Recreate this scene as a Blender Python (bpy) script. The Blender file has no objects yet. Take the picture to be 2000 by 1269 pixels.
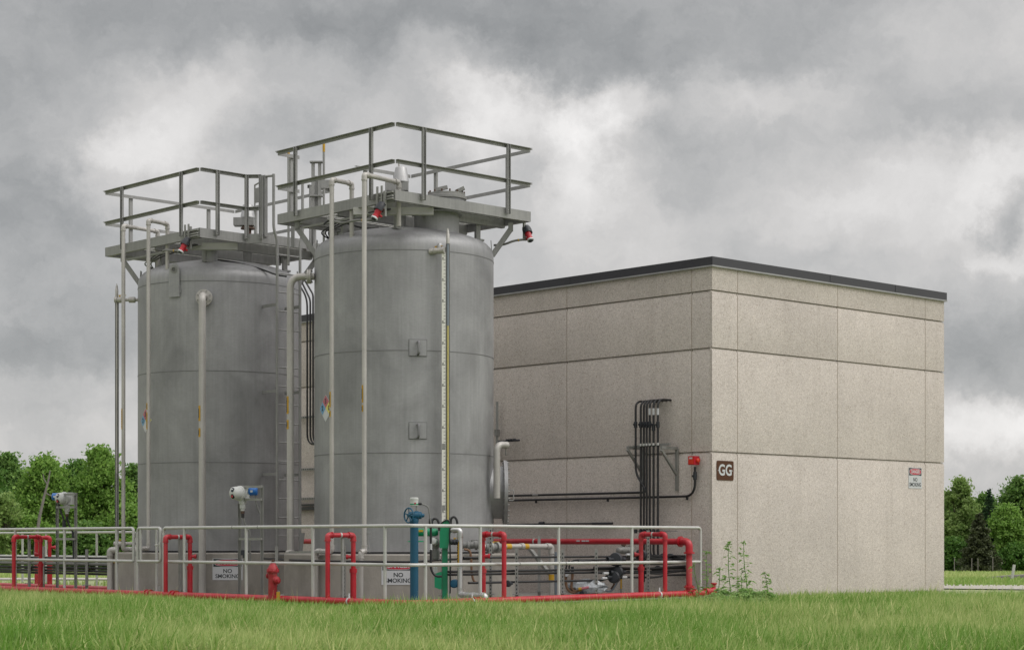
import bpy, math, random
import numpy as np
from mathutils import Vector, Matrix
R_ = math.radians
sc = bpy.context.scene
col = sc.collection
random.seed(7)

# ------------------------------------------------------------------ camera numbers
H, F, CX, HY = 0.86, 3710.0, 1000.0, 1056.0
ANG = R_(43.2)
U = Vector((math.cos(ANG), math.sin(ANG), 0))
V = Vector((-math.sin(ANG), math.cos(ANG), 0))
Z = Vector((0, 0, 1))
X = Vector((1, 0, 0)); Y = Vector((0, 1, 0))
C0 = Vector((3.056, 29.0, 0))           # front corner of the building
FR = (U, V, Z)
def P(u, v, z=0): return C0 + U*u + V*v + Z*z
def W(px, py, y): return Vector(((px-CX)/F*y, y, H-(py-HY)*y/F))
def G(px, y, z=0.0): return Vector(((px-CX)/F*y, y, z))
def zy(py, y): return H-(py-HY)*y/F
def on_u(px, u):
    k = (px-CX)/F
    v = (k*(C0.y+u*U.y)-C0.x-u*U.x)/(V.x-k*V.y)
    return P(u, v)
def on_v(px, v):
    k = (px-CX)/F
    u = (k*(C0.y+v*V.y)-C0.x-v*V.x)/(U.x-k*U.y)
    return P(u, v)
def uz(px, py, u):
    p = on_u(px, u); p.z = zy(py, p.y); return p
def vz(px, py, v):
    p = on_v(px, v); p.z = zy(py, p.y); return p

# ------------------------------------------------------------------ mesh builder
class MB:
    def __init__(s): s.v = []; s.f = []
    def add(s, vs, fs):
        n = len(s.v); s.v += [Vector(a) for a in vs]; s.f += [tuple(i+n for i in f) for f in fs]; return s
    def box(s, c, size, fr=(X, Y, Z)):
        a, b, d = fr[0]*size[0]/2, fr[1]*size[1]/2, fr[2]*size[2]/2
        c = Vector(c)
        vs = [c+i*a+j*b+k*d for k in (-1, 1) for j in (-1, 1) for i in (-1, 1)]
        fs = [(0,2,3,1), (4,5,7,6), (0,1,5,4), (2,6,7,3), (0,4,6,2), (1,3,7,5)]
        return s.add(vs, fs)
    def bar(s, p, q, w, h, up=Z):
        p, q = Vector(p), Vector(q); d = (q-p); L = d.length; d.normalize()
        r = d.cross(up)
        if r.length < 1e-4: r = d.cross(X)
        r.normalize(); t = r.cross(d)
        return s.box((p+q)/2, (L, w, h), (d, r, t))
    def tube(s, pts, r, seg=10, cap=True, closed=False):
        pts = [Vector(p) for p in pts]
        rs = r if isinstance(r, (list, tuple)) else [r]*len(pts)
        n = len(pts); ref = None; rings = []
        for i, p in enumerate(pts):
            a = pts[i-1] if (i > 0 or closed) else None
            b = pts[(i+1) % n] if (i < n-1 or closed) else None
            t = Vector((0, 0, 0))
            if a is not None: t += (p-a).normalized()
            if b is not None: t += (b-p).normalized()
            if t.length < 1e-6: t = Z.copy()
            t.normalize()
            if ref is None:
                ref = t.cross(Z) if abs(t.z) < .9 else t.cross(X)
            ref = (ref-t*ref.dot(t))
            if ref.length < 1e-6: ref = t.cross(X)
            ref.normalize(); bi = t.cross(ref)
            rings.append([p+(ref*math.cos(2*math.pi*k/seg)+bi*math.sin(2*math.pi*k/seg))*rs[i] for k in range(seg)])
        vs = [v for rg in rings for v in rg]; fs = []
        for i in range(n if closed else n-1):
            j = (i+1) % n
            for k in range(seg):
                l = (k+1) % seg
                fs.append((i*seg+k, i*seg+l, j*seg+l, j*seg+k))
        if cap and not closed:
            fs.append(tuple(range(seg-1, -1, -1))); fs.append(tuple((n-1)*seg+k for k in range(seg)))
        return s.add(vs, fs)
    def cyl(s, p, q, r, seg=14): return s.tube([p, q], r, seg)
    def lathe(s, prof, o=(0, 0, 0), ax=Z, seg=24):
        o = Vector(o); ax = Vector(ax).normalized()
        e = ax.cross(X) if abs(ax.x) < .9 else ax.cross(Y)
        e.normalize(); g = ax.cross(e)
        vs = []; fs = []
        for r, h in prof:
            for k in range(seg):
                a = 2*math.pi*k/seg
                vs.append(o+ax*h+(e*math.cos(a)+g*math.sin(a))*max(r, 1e-4))
        n = len(prof)
        for i in range(n-1):
            for k in range(seg):
                l = (k+1) % seg
                fs.append((i*seg+k, i*seg+l, (i+1)*seg+l, (i+1)*seg+k))
        fs.append(tuple(range(seg-1, -1, -1))); fs.append(tuple((n-1)*seg+k for k in range(seg)))
        return s.add(vs, fs)
    def prism(s, poly, a, b, o, n, th):
        # polygon in plane (a, b) at o, thickness th along n
        o = Vector(o); m = len(poly)
        f0 = [o+a*x+b*y for x, y in poly]; f1 = [p+n*th for p in f0]
        fs = [tuple(range(m-1, -1, -1)), tuple(range(m, 2*m))]
        fs += [(i, (i+1) % m, m+(i+1) % m, m+i) for i in range(m)]
        return s.add(f0+f1, fs)
    def build(s, name, mat, parent=None, origin=None, smooth=38, extra=None):
        nf0 = len(s.f)
        if extra: s.add(extra[0].v, extra[0].f)
        base = Vector((0, 0, 0))
        p = parent
        while p is not None: base += p.location; p = p.parent
        o = Vector(origin) if origin is not None else None
        if o is None and parent is None:
            lo = [min(v[i] for v in s.v) for i in range(3)]; hi = [max(v[i] for v in s.v) for i in range(3)]
            o = Vector(((lo[0]+hi[0])/2, (lo[1]+hi[1])/2, lo[2]))
        if o is None: o = base.copy()
        me = bpy.data.meshes.new(name)
        me.from_pydata([v-o for v in s.v], [], s.f)
        me.validate()
        me.polygons.foreach_set('use_smooth', [True]*len(me.polygons))
        if smooth is not None: me.set_sharp_from_angle(angle=R_(smooth))
        me.materials.append(mat)
        if extra:
            me.materials.append(extra[1])
            for p_ in me.polygons:
                if p_.index >= nf0: p_.material_index = 1
        ob = bpy.data.objects.new(name, me)
        ob.location = o-base; ob.parent = parent
        col.objects.link(ob)
        return ob

def arc(pts, r, n=6):
    """round the inner corners of a polyline with radius r"""
    pts = [Vector(p) for p in pts]; out = [pts[0]]
    for i in range(1, len(pts)-1):
        p = pts[i]; a = (pts[i-1]-p); b = (pts[i+1]-p)
        ra = min(r, a.length*.49, b.length*.49)
        a.normalize(); b.normalize()
        ang = a.angle(b)
        if ang > math.pi-.02: out.append(p); continue
        d = ra                                # tangent length
        s0, s1 = p+a*d, p+b*d
        for k in range(n+1):
            t = k/n
            out.append(s0*(1-t)**2+p*2*t*(1-t)*(.93)+s1*t**2+(s0+s1)/2*2*t*(1-t)*.07)
    out.append(pts[-1]); return out

def tag(o, label=None, cat=None, group=None, kind=None):
    if label: o['label'] = label
    if cat: o['category'] = cat
    if group: o['group'] = group
    if kind: o['kind'] = kind
    return o
def thing(name, loc, label, cat, group=None):
    e = bpy.data.objects.new(name, None); e.empty_display_size = .1
    e.location = Vector(loc); col.objects.link(e)
    return tag(e, label, cat, group)

def text_geo(txt, size, o, a, b, bold=0.0, sx=1.0):
    """filled lettering centred on o in plane (a, b)"""
    cu = bpy.data.curves.new('lettering', 'FONT'); cu.body = txt; cu.size = size
    cu.align_x = 'CENTER'; cu.align_y = 'CENTER'; cu.offset = bold; cu.resolution_u = 4
    ob = bpy.data.objects.new('lettering', cu); col.objects.link(ob)
    dg = bpy.context.evaluated_depsgraph_get(); dg.update()
    me = bpy.data.meshes.new_from_object(ob.evaluated_get(dg))
    vs = [Vector(o)+a*(v.co.x*sx)+b*v.co.y for v in me.vertices]
    fs = [tuple(p.vertices) for p in me.polygons]
    bpy.data.objects.remove(ob); bpy.data.meshes.remove(me); bpy.data.curves.remove(cu)
    return vs, fs

# ------------------------------------------------------------------ materials
def N(nt, t, x=0, y=0, **kw):
    n = nt.nodes.new(t)
    for k, v in kw.items(): setattr(n, k, v)
    return n
def mat(name, c, rough=.6, metal=0.0, var=0.12, scale=4.0, stretch=(1, 1, 1), bump=0.0, bscale=60.0,
        rvar=0.1, spec=.5, dirt=None, dscale=1.2, damt=0.5, coat=0.0):
    m = bpy.data.materials.new(name); m.use_nodes = True
    nt = m.node_tree; bs = nt.nodes['Principled BSDF']
    L = nt.links.new
    tc = N(nt, 'ShaderNodeTexCoord'); mp = N(nt, 'ShaderNodeMapping'); mp.inputs['Scale'].default_value = stretch
    ge = N(nt, 'ShaderNodeNewGeometry')
    L(ge.outputs['Position'], mp.inputs['Vector'])
    no = N(nt, 'ShaderNodeTexNoise'); no.inputs['Scale'].default_value = scale; no.inputs['Detail'].default_value = 6
    no.inputs['Roughness'].default_value = .6
    L(mp.outputs[0], no.inputs['Vector'])
    rp = N(nt, 'ShaderNodeMapRange'); rp.inputs['From Min'].default_value = .3; rp.inputs['From Max'].default_value = .7
    rp.inputs['To Min'].default_value = 1-var; rp.inputs['To Max'].default_value = 1+var
    L(no.outputs['Fac'], rp.inputs['Value'])
    mx = N(nt, 'ShaderNodeMix', data_type='RGBA', blend_type='MULTIPLY'); mx.inputs['Factor'].default_value = 1
    mx.inputs[6].default_value = (*c, 1); L(rp.outputs[0], mx.inputs[7])
    out = mx.outputs[2]
    if dirt:
        n2 = N(nt, 'ShaderNodeTexNoise'); n2.inputs['Scale'].default_value = dscale; n2.inputs['Detail'].default_value = 8
        n2.inputs['Roughness'].default_value = .7
        L(ge.outputs['Position'], n2.inputs['Vector'])
        r2 = N(nt, 'ShaderNodeMapRange'); r2.inputs['From Min'].default_value = .5; r2.inputs['From Max'].default_value = .72
        r2.inputs['To Max'].default_value = damt
        L(n2.outputs['Fac'], r2.inputs['Value'])
        m2 = N(nt, 'ShaderNodeMix', data_type='RGBA'); L(r2.outputs[0], m2.inputs['Factor'])
        L(out, m2.inputs[6]); m2.inputs[7].default_value = (*dirt, 1); out = m2.outputs[2]
    L(out, bs.inputs['Base Color'])
    rr = N(nt, 'ShaderNodeMapRange'); rr.inputs['To Min'].default_value = max(.02, rough-rvar); rr.inputs['To Max'].default_value = min(1, rough+rvar)
    L(no.outputs['Fac'], rr.inputs['Value']); L(rr.outputs[0], bs.inputs['Roughness'])
    bs.inputs['Metallic'].default_value = metal
    bs.inputs['Specular IOR Level'].default_value = spec
    if coat: bs.inputs['Coat Weight'].default_value = coat
    if bump:
        n3 = N(nt, 'ShaderNodeTexNoise'); n3.inputs['Scale'].default_value = bscale; n3.inputs['Detail'].default_value = 3
        L(mp.outputs[0], n3.inputs['Vector'])
        bp = N(nt, 'ShaderNodeBump'); bp.inputs['Strength'].default_value = bump; bp.inputs['Distance'].default_value = .01
        L(n3.outputs['Fac'], bp.inputs['Height']); L(bp.outputs[0], bs.inputs['Normal'])
    return m

def precast_mat():
    m = bpy.data.materials.new('exposed_aggregate'); m.use_nodes = True
    nt = m.node_tree; bs = nt.nodes['Principled BSDF']; L = nt.links.new
    ge = N(nt, 'ShaderNodeNewGeometry')
    def noise(s, d, r=.6):
        n = N(nt, 'ShaderNodeTexNoise'); n.inputs['Scale'].default_value = s; n.inputs['Detail'].default_value = d
        n.inputs['Roughness'].default_value = r; L(ge.outputs['Position'], n.inputs['Vector']); return n.outputs['Fac']
    vo = N(nt, 'ShaderNodeTexVoronoi'); vo.inputs['Scale'].default_value = 85; L(ge.outputs['Position'], vo.inputs['Vector'])
    hs = N(nt, 'ShaderNodeSeparateColor'); L(vo.outputs['Color'], hs.inputs[0])
    ra = N(nt, 'ShaderNodeValToRGB')
    e = ra.color_ramp.elements
    e[0].position = 0; e[0].color = (.32, .275, .240, 1); e[1].position = 1; e[1].color = (.58, .525, .475, 1)
    for p, c in ((.10, (.405, .356, .315, 1)), (.3, (.452, .410, .378, 1)), (.75, (.50, .456, .422, 1))):
        q = e.new(p); q.color = c
    L(hs.outputs[0], ra.inputs[0])
    big = N(nt, 'ShaderNodeMapRange'); big.inputs['From Min'].default_value = .3; big.inputs['From Max'].default_value = .7
    big.inputs['To Min'].default_value = .91; big.inputs['To Max'].default_value = 1.08
    L(noise(.9, 5, .65), big.inputs['Value'])
    mid = N(nt, 'ShaderNodeMapRange'); mid.inputs['From Min'].default_value = .3; mid.inputs['From Max'].default_value = .7
    mid.inputs['To Min'].default_value = .94; mid.inputs['To Max'].default_value = 1.06
    L(noise(22, 4, .7), mid.inputs['Value'])
    mu = N(nt, 'ShaderNodeMath', operation='MULTIPLY'); L(big.outputs[0], mu.inputs[0]); L(mid.outputs[0], mu.inputs[1])
    mx = N(nt, 'ShaderNodeMix', data_type='RGBA', blend_type='MULTIPLY'); mx.inputs['Factor'].default_value = 1
    L(ra.outputs[0], mx.inputs[6]); L(mu.outputs[0], mx.inputs[7])
    # faint vertical rain staining that belongs to the wall
    mp = N(nt, 'ShaderNodeMapping'); mp.inputs['Scale'].default_value = (3.2, 3.2, .22); L(ge.outputs['Position'], mp.inputs['Vector'])
    ns = N(nt, 'ShaderNodeTexNoise'); ns.inputs['Scale'].default_value = 1.6; ns.inputs['Detail'].default_value = 5; L(mp.outputs[0], ns.inputs['Vector'])
    rs = N(nt, 'ShaderNodeMapRange'); rs.inputs['From Min'].default_value = .52; rs.inputs['From Max'].default_value = .75; rs.inputs['To Max'].default_value = .20
    L(ns.outputs['Fac'], rs.inputs['Value'])
    m2 = N(nt, 'ShaderNodeMix', data_type='RGBA', blend_type='MULTIPLY'); L(rs.outputs[0], m2.inputs['Factor'])
    L(mx.outputs[2], m2.inputs[6]); m2.inputs[7].default_value = (.62, .60, .57, 1)
    at = N(nt, 'ShaderNodeAttribute'); at.attribute_name = 'tone'
    tm = N(nt, 'ShaderNodeMath', operation='ADD'); L(at.outputs['Fac'], tm.inputs[0]); tm.inputs[1].default_value = 1.0
    m3 = N(nt, 'ShaderNodeMix', data_type='RGBA', blend_type='MULTIPLY'); m3.inputs['Factor'].default_value = 1
    L(m2.outputs[2], m3.inputs[6]); L(tm.outputs[0], m3.inputs[7])
    L(m3.outputs[2], bs.inputs['Base Color'])
    bs.inputs['Roughness'].default_value = .88; bs.inputs['Specular IOR Level'].default_value = .3
    bp = N(nt, 'ShaderNodeBump'); bp.inputs['Strength'].default_value = .3; bp.inputs['Distance'].default_value = .005
    L(vo.outputs['Distance'], bp.inputs['Height']); L(bp.outputs[0], bs.inputs['Normal'])
    return m

def steel_mat(name, c, rough, metal=.75, streak=.16, mottled=.2):
    """dull mill-finish stainless: vertical brushing, cloudy mottling and grinding marks"""
    m = bpy.data.materials.new(name); m.use_nodes = True
    nt = m.node_tree; bs = nt.nodes['Principled BSDF']; L = nt.links.new
    ge = N(nt, 'ShaderNodeNewGeometry')
    def noise(sc3, s, d, r=.6, dist=0):
        mp = N(nt, 'ShaderNodeMapping'); mp.inputs['Scale'].default_value = sc3; L(ge.outputs['Position'], mp.inputs['Vector'])
        n = N(nt, 'ShaderNodeTexNoise'); n.inputs['Scale'].default_value = s; n.inputs['Detail'].default_value = d
        n.inputs['Roughness'].default_value = r; n.inputs['Distortion'].default_value = dist; L(mp.outputs[0], n.inputs['Vector']); return n.outputs['Fac']
    def mr(v, a, b, lo=.3, hi=.7):
        r = N(nt, 'ShaderNodeMapRange'); r.inputs['From Min'].default_value = lo; r.inputs['From Max'].default_value = hi
        r.inputs['To Min'].default_value = a; r.inputs['To Max'].default_value = b; L(v, r.inputs['Value']); return r.outputs[0]
    def mul(a, b):
        q = N(nt, 'ShaderNodeMath', operation='MULTIPLY'); L(a, q.inputs[0]); L(b, q.inputs[1]); return q.outputs[0]
    st = noise((9, 9, .35), 2.4, 5, .65)
    cl = noise((1, 1, .8), 1.5, 7, .62, .5)
    fine = noise((1, 1, 3), 16, 4, .6)
    f = mul(mul(mr(st, 1-streak, 1+streak), mr(cl, 1-mottled, 1+mottled)), mr(fine, .96, 1.04))
    mx = N(nt, 'ShaderNodeMix', data_type='RGBA', blend_type='MULTIPLY'); mx.inputs['Factor'].default_value = 1
    mx.inputs[6].default_value = (*c, 1); L(f, mx.inputs[7]); L(mx.outputs[2], bs.inputs['Base Color'])
    bs.inputs['Metallic'].default_value = metal
    L(mr(cl, rough-.1, rough+.12), bs.inputs['Roughness'])
    bs.inputs['Anisotropic'].default_value = .3
    bp = N(nt, 'ShaderNodeBump'); bp.inputs['Strength'].default_value = .12; bp.inputs['Distance'].default_value = .01
    L(cl, bp.inputs['Height']); L(bp.outputs[0], bs.inputs['Normal'])
    return m

def leaf_mat(name, c1, c2, trans=.35):
    m = bpy.data.materials.new(name); m.use_nodes = True
    nt = m.node_tree; bs = nt.nodes['Principled BSDF']; L = nt.links.new
    at = N(nt, 'ShaderNodeAttribute'); at.attribute_name = 'tint'
    mx = N(nt, 'ShaderNodeMix', data_type='RGBA'); L(at.outputs['Fac'], mx.inputs['Factor'])
    mx.inputs[6].default_value = (*c1, 1); mx.inputs[7].default_value = (*c2, 1)
    L(mx.outputs[2], bs.inputs['Base Color']); bs.inputs['Roughness'].default_value = .55
    bs.inputs['Specular IOR Level'].default_value = .3
    tr = N(nt, 'ShaderNodeBsdfTranslucent'); L(mx.outputs[2], tr.inputs['Color'])
    ms = N(nt, 'ShaderNodeMixShader'); ms.inputs[0].default_value = trans
    L(bs.outputs[0], ms.inputs[1]); L(tr.outputs[0], ms.inputs[2]); L(ms.outputs[0], nt.nodes['Material Output'].inputs['Surface'])
    return m

M = {}
M['precast'] = precast_mat()
M['sealant'] = mat('joint_sealant', (.34, .285, .235), .8, var=.08)
M['fascia'] = mat('dark_fascia_metal', (.036, .036, .042), .45, metal=.1, var=.1, scale=2, rvar=.08)
M['drip'] = mat('fascia_drip_edge', (.30, .30, .30), .5, metal=.3)
M['roof'] = mat('roof_membrane', (.25, .25, .25), .9)
M['found'] = mat('cast_concrete', (.40, .39, .37), .9, var=.12, scale=3, bump=.3)
M['plinth'] = mat('plinth_concrete', (.28, .262, .235), .9, var=.16, scale=3.5, stretch=(1, 1, .45), bump=.35, bscale=40, dirt=(.17, .155, .14), dscale=1.4, damt=.6)
M['tank'] = steel_mat('mill_stainless', (.288, .289, .295), .54, .48, .07, .23)
M['weld'] = mat('weld_seam_steel', (.18, .18, .185), .6, metal=.3)
M['steel'] = steel_mat('platform_steel', (.265, .265, .26), .55, .3, .1, .18)
M['pipe'] = steel_mat('pipe_steel', (.40, .385, .365), .5, .3, .1, .14)
M['brightpipe'] = steel_mat('aluminium_jacket', (.50, .50, .50), .33, .8, .08, .1)
M['galv'] = mat('galvanised_rail', (.46, .46, .445), .5, metal=.2, var=.08, scale=8)
M['strut'] = mat('galvanised_strut', (.26, .26, .25), .55, metal=.4, var=.12, scale=10)
M['grating'] = mat('deck_grating', (.42, .42, .40), .6, metal=.2, var=.1)
M['red'] = mat('red_enamel', (.40, .010, .022), .38, var=.12, scale=5, rvar=.12, dirt=(.43, .085, .09), dscale=2.2, damt=.75, bump=.12)
M['hydrant'] = mat('weathered_red_enamel', (.31, .014, .022), .5, var=.2, scale=14, dirt=(.36, .11, .10), dscale=9, damt=.6, bump=.2)
M['blue'] = mat('teal_blue_enamel', (.004, .072, .135), .4, var=.1, scale=5, dirt=(.01, .08, .13), dscale=4)
M['dblue'] = mat('bright_blue_enamel', (.012, .12, .40), .38)
M['green'] = mat('green_enamel', (.005, .215, .10), .38, var=.1, scale=6)
M['black'] = mat('black_conduit', (.013, .013, .015), .45, var=.15)
M['blackm'] = mat('black_cast_housing', (.017, .02, .026), .45, var=.2, bump=.1)
M['white'] = mat('off_white_housing', (.46, .47, .46), .45, var=.06)
M['signwhite'] = mat('sign_white', (.50, .51, .53), .45, var=.03)
M['signblack'] = mat('sign_black', (.012, .018, .022), .5)
M['signred'] = mat('sign_red', (.42, .02, .045), .45)
M['brown'] = mat('sign_brown', (.085, .040, .024), .85, var=.06, spec=.2)
M['yellow'] = mat('yellow_marker', (.47, .27, .015), .55, var=.15)
M['gaugeyel'] = mat('gauge_liquid_yellow', (.46, .40, .15), .3, var=.08)
M['gaugeblue'] = mat('gauge_tube_slate', (.19, .22, .255), .3, var=.05)
M['scale'] = mat('gauge_scale_white', (.70, .69, .64), .5, var=.06)
M['nfblue'] = mat('placard_blue', (.14, .30, .48), .6)
M['nfred'] = mat('placard_red', (.42, .13, .16), .6)
M['nfyel'] = mat('placard_yellow', (.62, .56, .14), .5)
M['orange'] = mat('orange_red_plastic', (.60, .035, .012), .4)
M['glass'] = mat('dark_lens', (.012, .02, .028), .12, var=.02)
M['darkgap'] = mat('near_black', (.02, .02, .021), .7)  # near-black for the tank base rings and the slot marks on struts
M['rust'] = mat('rusty_iron', (.085, .05, .035), .8, var=.3, scale=14)
M['hose'] = mat('brown_hose', (.16, .085, .045), .6)
M['flex'] = mat('grey_flexible_hose', (.16, .16, .155), .6)
M['gravel'] = mat('pad_gravel', (.25, .24, .22), .95, var=.35, scale=35, bump=.6)
M['road'] = mat('worn_pavement', (.36, .34, .30), .9, var=.15, scale=6, bump=.2)
M['bark'] = mat('bark', (.12, .095, .075), .9, var=.3, scale=5, bump=.4, bscale=20)
M['deadbark'] = mat('grey_dead_bark', (.17, .155, .145), .9, var=.2)
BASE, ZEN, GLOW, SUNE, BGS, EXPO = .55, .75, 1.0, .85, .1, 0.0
# ------------------------------------------------------------------ building
def wall_face(mb, seal, o, a, n, joints, rows, gap=.016):
    """precast panels: o corner, a along the wall, n outward; joints along a; rows = [(z0, z1, chamfer_top)]"""
    for i in range(len(joints)-1):
        x0, x1 = joints[i][0], joints[i+1][0]
        s0 = gap/2 if joints[i][1] else 0; s1 = gap/2 if joints[i+1][1] else 0
        for z0, z1, ch in rows:
            prof = [(-.05, z0), (0, z0), (0, z1-(.046 if ch else 0)), (-.025 if ch else 0, z1), (-.05, z1)]
            vs = [o+a*x+n*d+Z*z for x in (x0+s0, x1-s1) for d, z in prof]
            m = 5; fs = [tuple(range(m)), tuple(range(2*m-1, m-1, -1))]
            fs += [(k, m+k, m+(k+1) % m, (k+1) % m) for k in range(m)]
            mb.add(vs, fs)
    for x, j in joints:
        if j:
            for z0, z1, ch in rows:
                seal.box(o+a*x+n*(-.0235)+Z*((z0+z1-(.04 if ch else 0))/2), (gap+.004, .04, z1-z0-(.04 if ch else 0)-.004), (a, n, Z))

BW, BL, BH = 6.176, 12.6, 5.045
bld = thing('building', P(BW/2, BL/2, -.1), 'windowless tan exposed aggregate concrete building with dark metal roof edge', 'building')
rows = [(0, 2.224, True), (2.233, 3.810, True), (3.819, 4.689, True), (4.698, BH, False)]
mb, se = MB(), MB()
jr = [(0, 0), (.597, 1), (3.13, 1), (5.606, 1), (BW, 0)]
jl = [(.05, 0), (.415, 1), (3.145, 1), (5.875, 1), (8.605, 1), (11.335, 1), (BL, 0)]
wall_face(mb, se, P(0, 0), U, -V, jr, rows)
wall_face(mb, se, P(0, 0), V, -U, jl, rows)
wall_face(mb, se, P(BW, 0), V, U, [(.05, 0), (3.1, 1), (6.2, 1), (9.3, 1), (BL, 0)], rows)
mb.box(P(BW/2, BL/2, BH/2-.01), (BW-.09, BL-.09, BH-.03), FR)
npan = (len(mb.f)-6)//7
wl = mb.build('wall', M['precast'], bld, extra=(se, M['sealant']))
rt = random.Random(5); tones = [rt.uniform(-.035, .035) for _ in range(npan)]
ta = wl.data.attributes.new('tone', 'FLOAT', 'FACE')
ta.data.foreach_set('value', [tones[i//7] if i < npan*7 else 0.0 for i in range(len(wl.data.polygons))])
MB().box(P(BW/2, BL/2, -.155), (BW-.05, BL-.05, .30), FR).build('foundation', M['found'], bld)
MB().box(P(BW/2, BL/2, 5.12), (BW-.2, BL-.2, .03), FR).build('roof', M['roof'], bld)
fa, dr = MB(), MB()
def ring(mbx, out, th, z0, z1):
    zc, h = (z0+z1)/2, z1-z0
    mbx.box(P(BW/2, -out+th/2, zc), (BW+2*out, th, h), FR); mbx.box(P(BW/2, BL+out-th/2, zc), (BW+2*out, th, h), FR)
    mbx.box(P(-out+th/2, BL/2, zc), (th, BL+2*out-2*th, h), FR); mbx.box(P(BW+out-th/2, BL/2, zc), (th, BL+2*out-2*th, h), FR)
ring(fa, .035, .14, BH+.022, 5.196)
ring(dr, .042, .10, BH-.002, BH+.021)
fo = fa.build('roof_fascia', M['fascia'], bld)
dr.build('drip_edge', M['drip'], fo)
for u in (2.95, 4.75): MB().box(P(u, -.037, BH+.088), (.13, .006, .12), FR).build('cover_plate', M['fascia'], fo)
for v in (3.1, 6.0, 9.0): MB().box(P(-.037, v, BH+.088), (.006, .13, .12), FR).build('cover_plate', M['fascia'], fo)

# ------------------------------------------------------------------ signs
def danger_sign(o, a, n, w, h, label, wide):
    o = Vector(o); t = thing('danger_sign', o, label, 'sign')
    MB().box(o, (w, .004, h), (a, n, Z)).build('panel', M['signwhite'], t)
    hb = h*.36
    zb = h/2-hb/2-h*.02
    MB().box(o+n*.0031+Z*zb, (w*.94, .002, hb), (a, n, Z)).build('header_panel', M['signblack'], t)
    def ell(rx, rz): return [(rx*math.copysign(abs(math.cos(q))**.75, math.cos(q)), rz*math.copysign(abs(math.sin(q))**.75, math.sin(q))) for q in [k*2*math.pi/36 for k in range(36)]]
    MB().prism(ell(w*.445, hb*.45), a, Z, o+n*.0043+Z*zb, n, .001).build('oval_border', M['signwhite'], t)
    MB().prism(ell(w*.425, hb*.39), a, Z, o+n*.0055+Z*zb, n, .001).build('oval', M['signred'], t)
    g = MB(); g.add(*text_geo('DANGER', hb*.62, o+n*.0075+Z*zb, a, Z, hb*.02, (1.05 if wide else .78))); g.build('danger_lettering', M['signwhite'], t, smooth=None)
    g = MB()
    g.add(*text_geo('NO', h*.255, o+n*.003-Z*h*.085, a, Z, h*.005, 1.05 if wide else .85))
    g.add(*text_geo('SMOKING', h*.255, o+n*.003-Z*h*.325, a, Z, h*.005, 1.0 if wide else .85))
    g.build('lettering', M['signblack'], t, smooth=None)
    return t
p = on_v(1787, 0); danger_sign(Vector((p.x, p.y, zy(933, p.y)))-V*.004, U, -V, .385, .356, 'white and red danger no smoking sign on the tan wall', False)

p = on_v(1415.7, 0); p.z = zy(918.5, p.y)
gg = thing('building_sign', p-V*.006, 'brown square building sign reading GG on the wall corner', 'sign')
def rrect(w, h, r, n=4):
    out = []
    for cx, cz, a0 in ((w/2-r, h/2-r, 0), (-w/2+r, h/2-r, 90), (-w/2+r, -h/2+r, 180), (w/2-r, -h/2+r, 270)):
        out += [(cx+r*math.cos(R_(a0+90*k/n)), cz+r*math.sin(R_(a0+90*k/n))) for k in range(n+1)]
    return out
MB().prism(rrect(.40, .30, .028), U, Z, p-V*.002, -V, .006).build('panel', M['brown'], gg)
g = MB(); g.add(*text_geo('GG', .235, p-V*.0105, U, Z, .006, .92)); g.build('lettering', M['signwhite'], gg, smooth=None)
for s in (-1, 1):
    MB().lathe([(.008, 0), (.007, .004), (.001, .006)], p-V*.008+U*(s*.165), -V, 10).build('screw', M['galv'], gg)

# ------------------------------------------------------------------ tanks
TR = 1.36
RC = Vector((-1.640, 28.9, 0)); LC = Vector((-4.958, 32.2, 0))
ZB = .672
def TP(c, u, v, z=0): return c+U*u+V*v+Z*z
def dirang(deg): return Vector((math.cos(R_(deg)), math.sin(R_(deg)), 0))     # -90 = towards the camera

def octagon(c, rin):
    rc = rin/math.cos(math.pi/8); a0 = 43.2+22.5
    return [(c.x+rc*math.cos(R_(a0+45*k)), c.y+rc*math.sin(R_(a0+45*k))) for k in range(8)]

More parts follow.
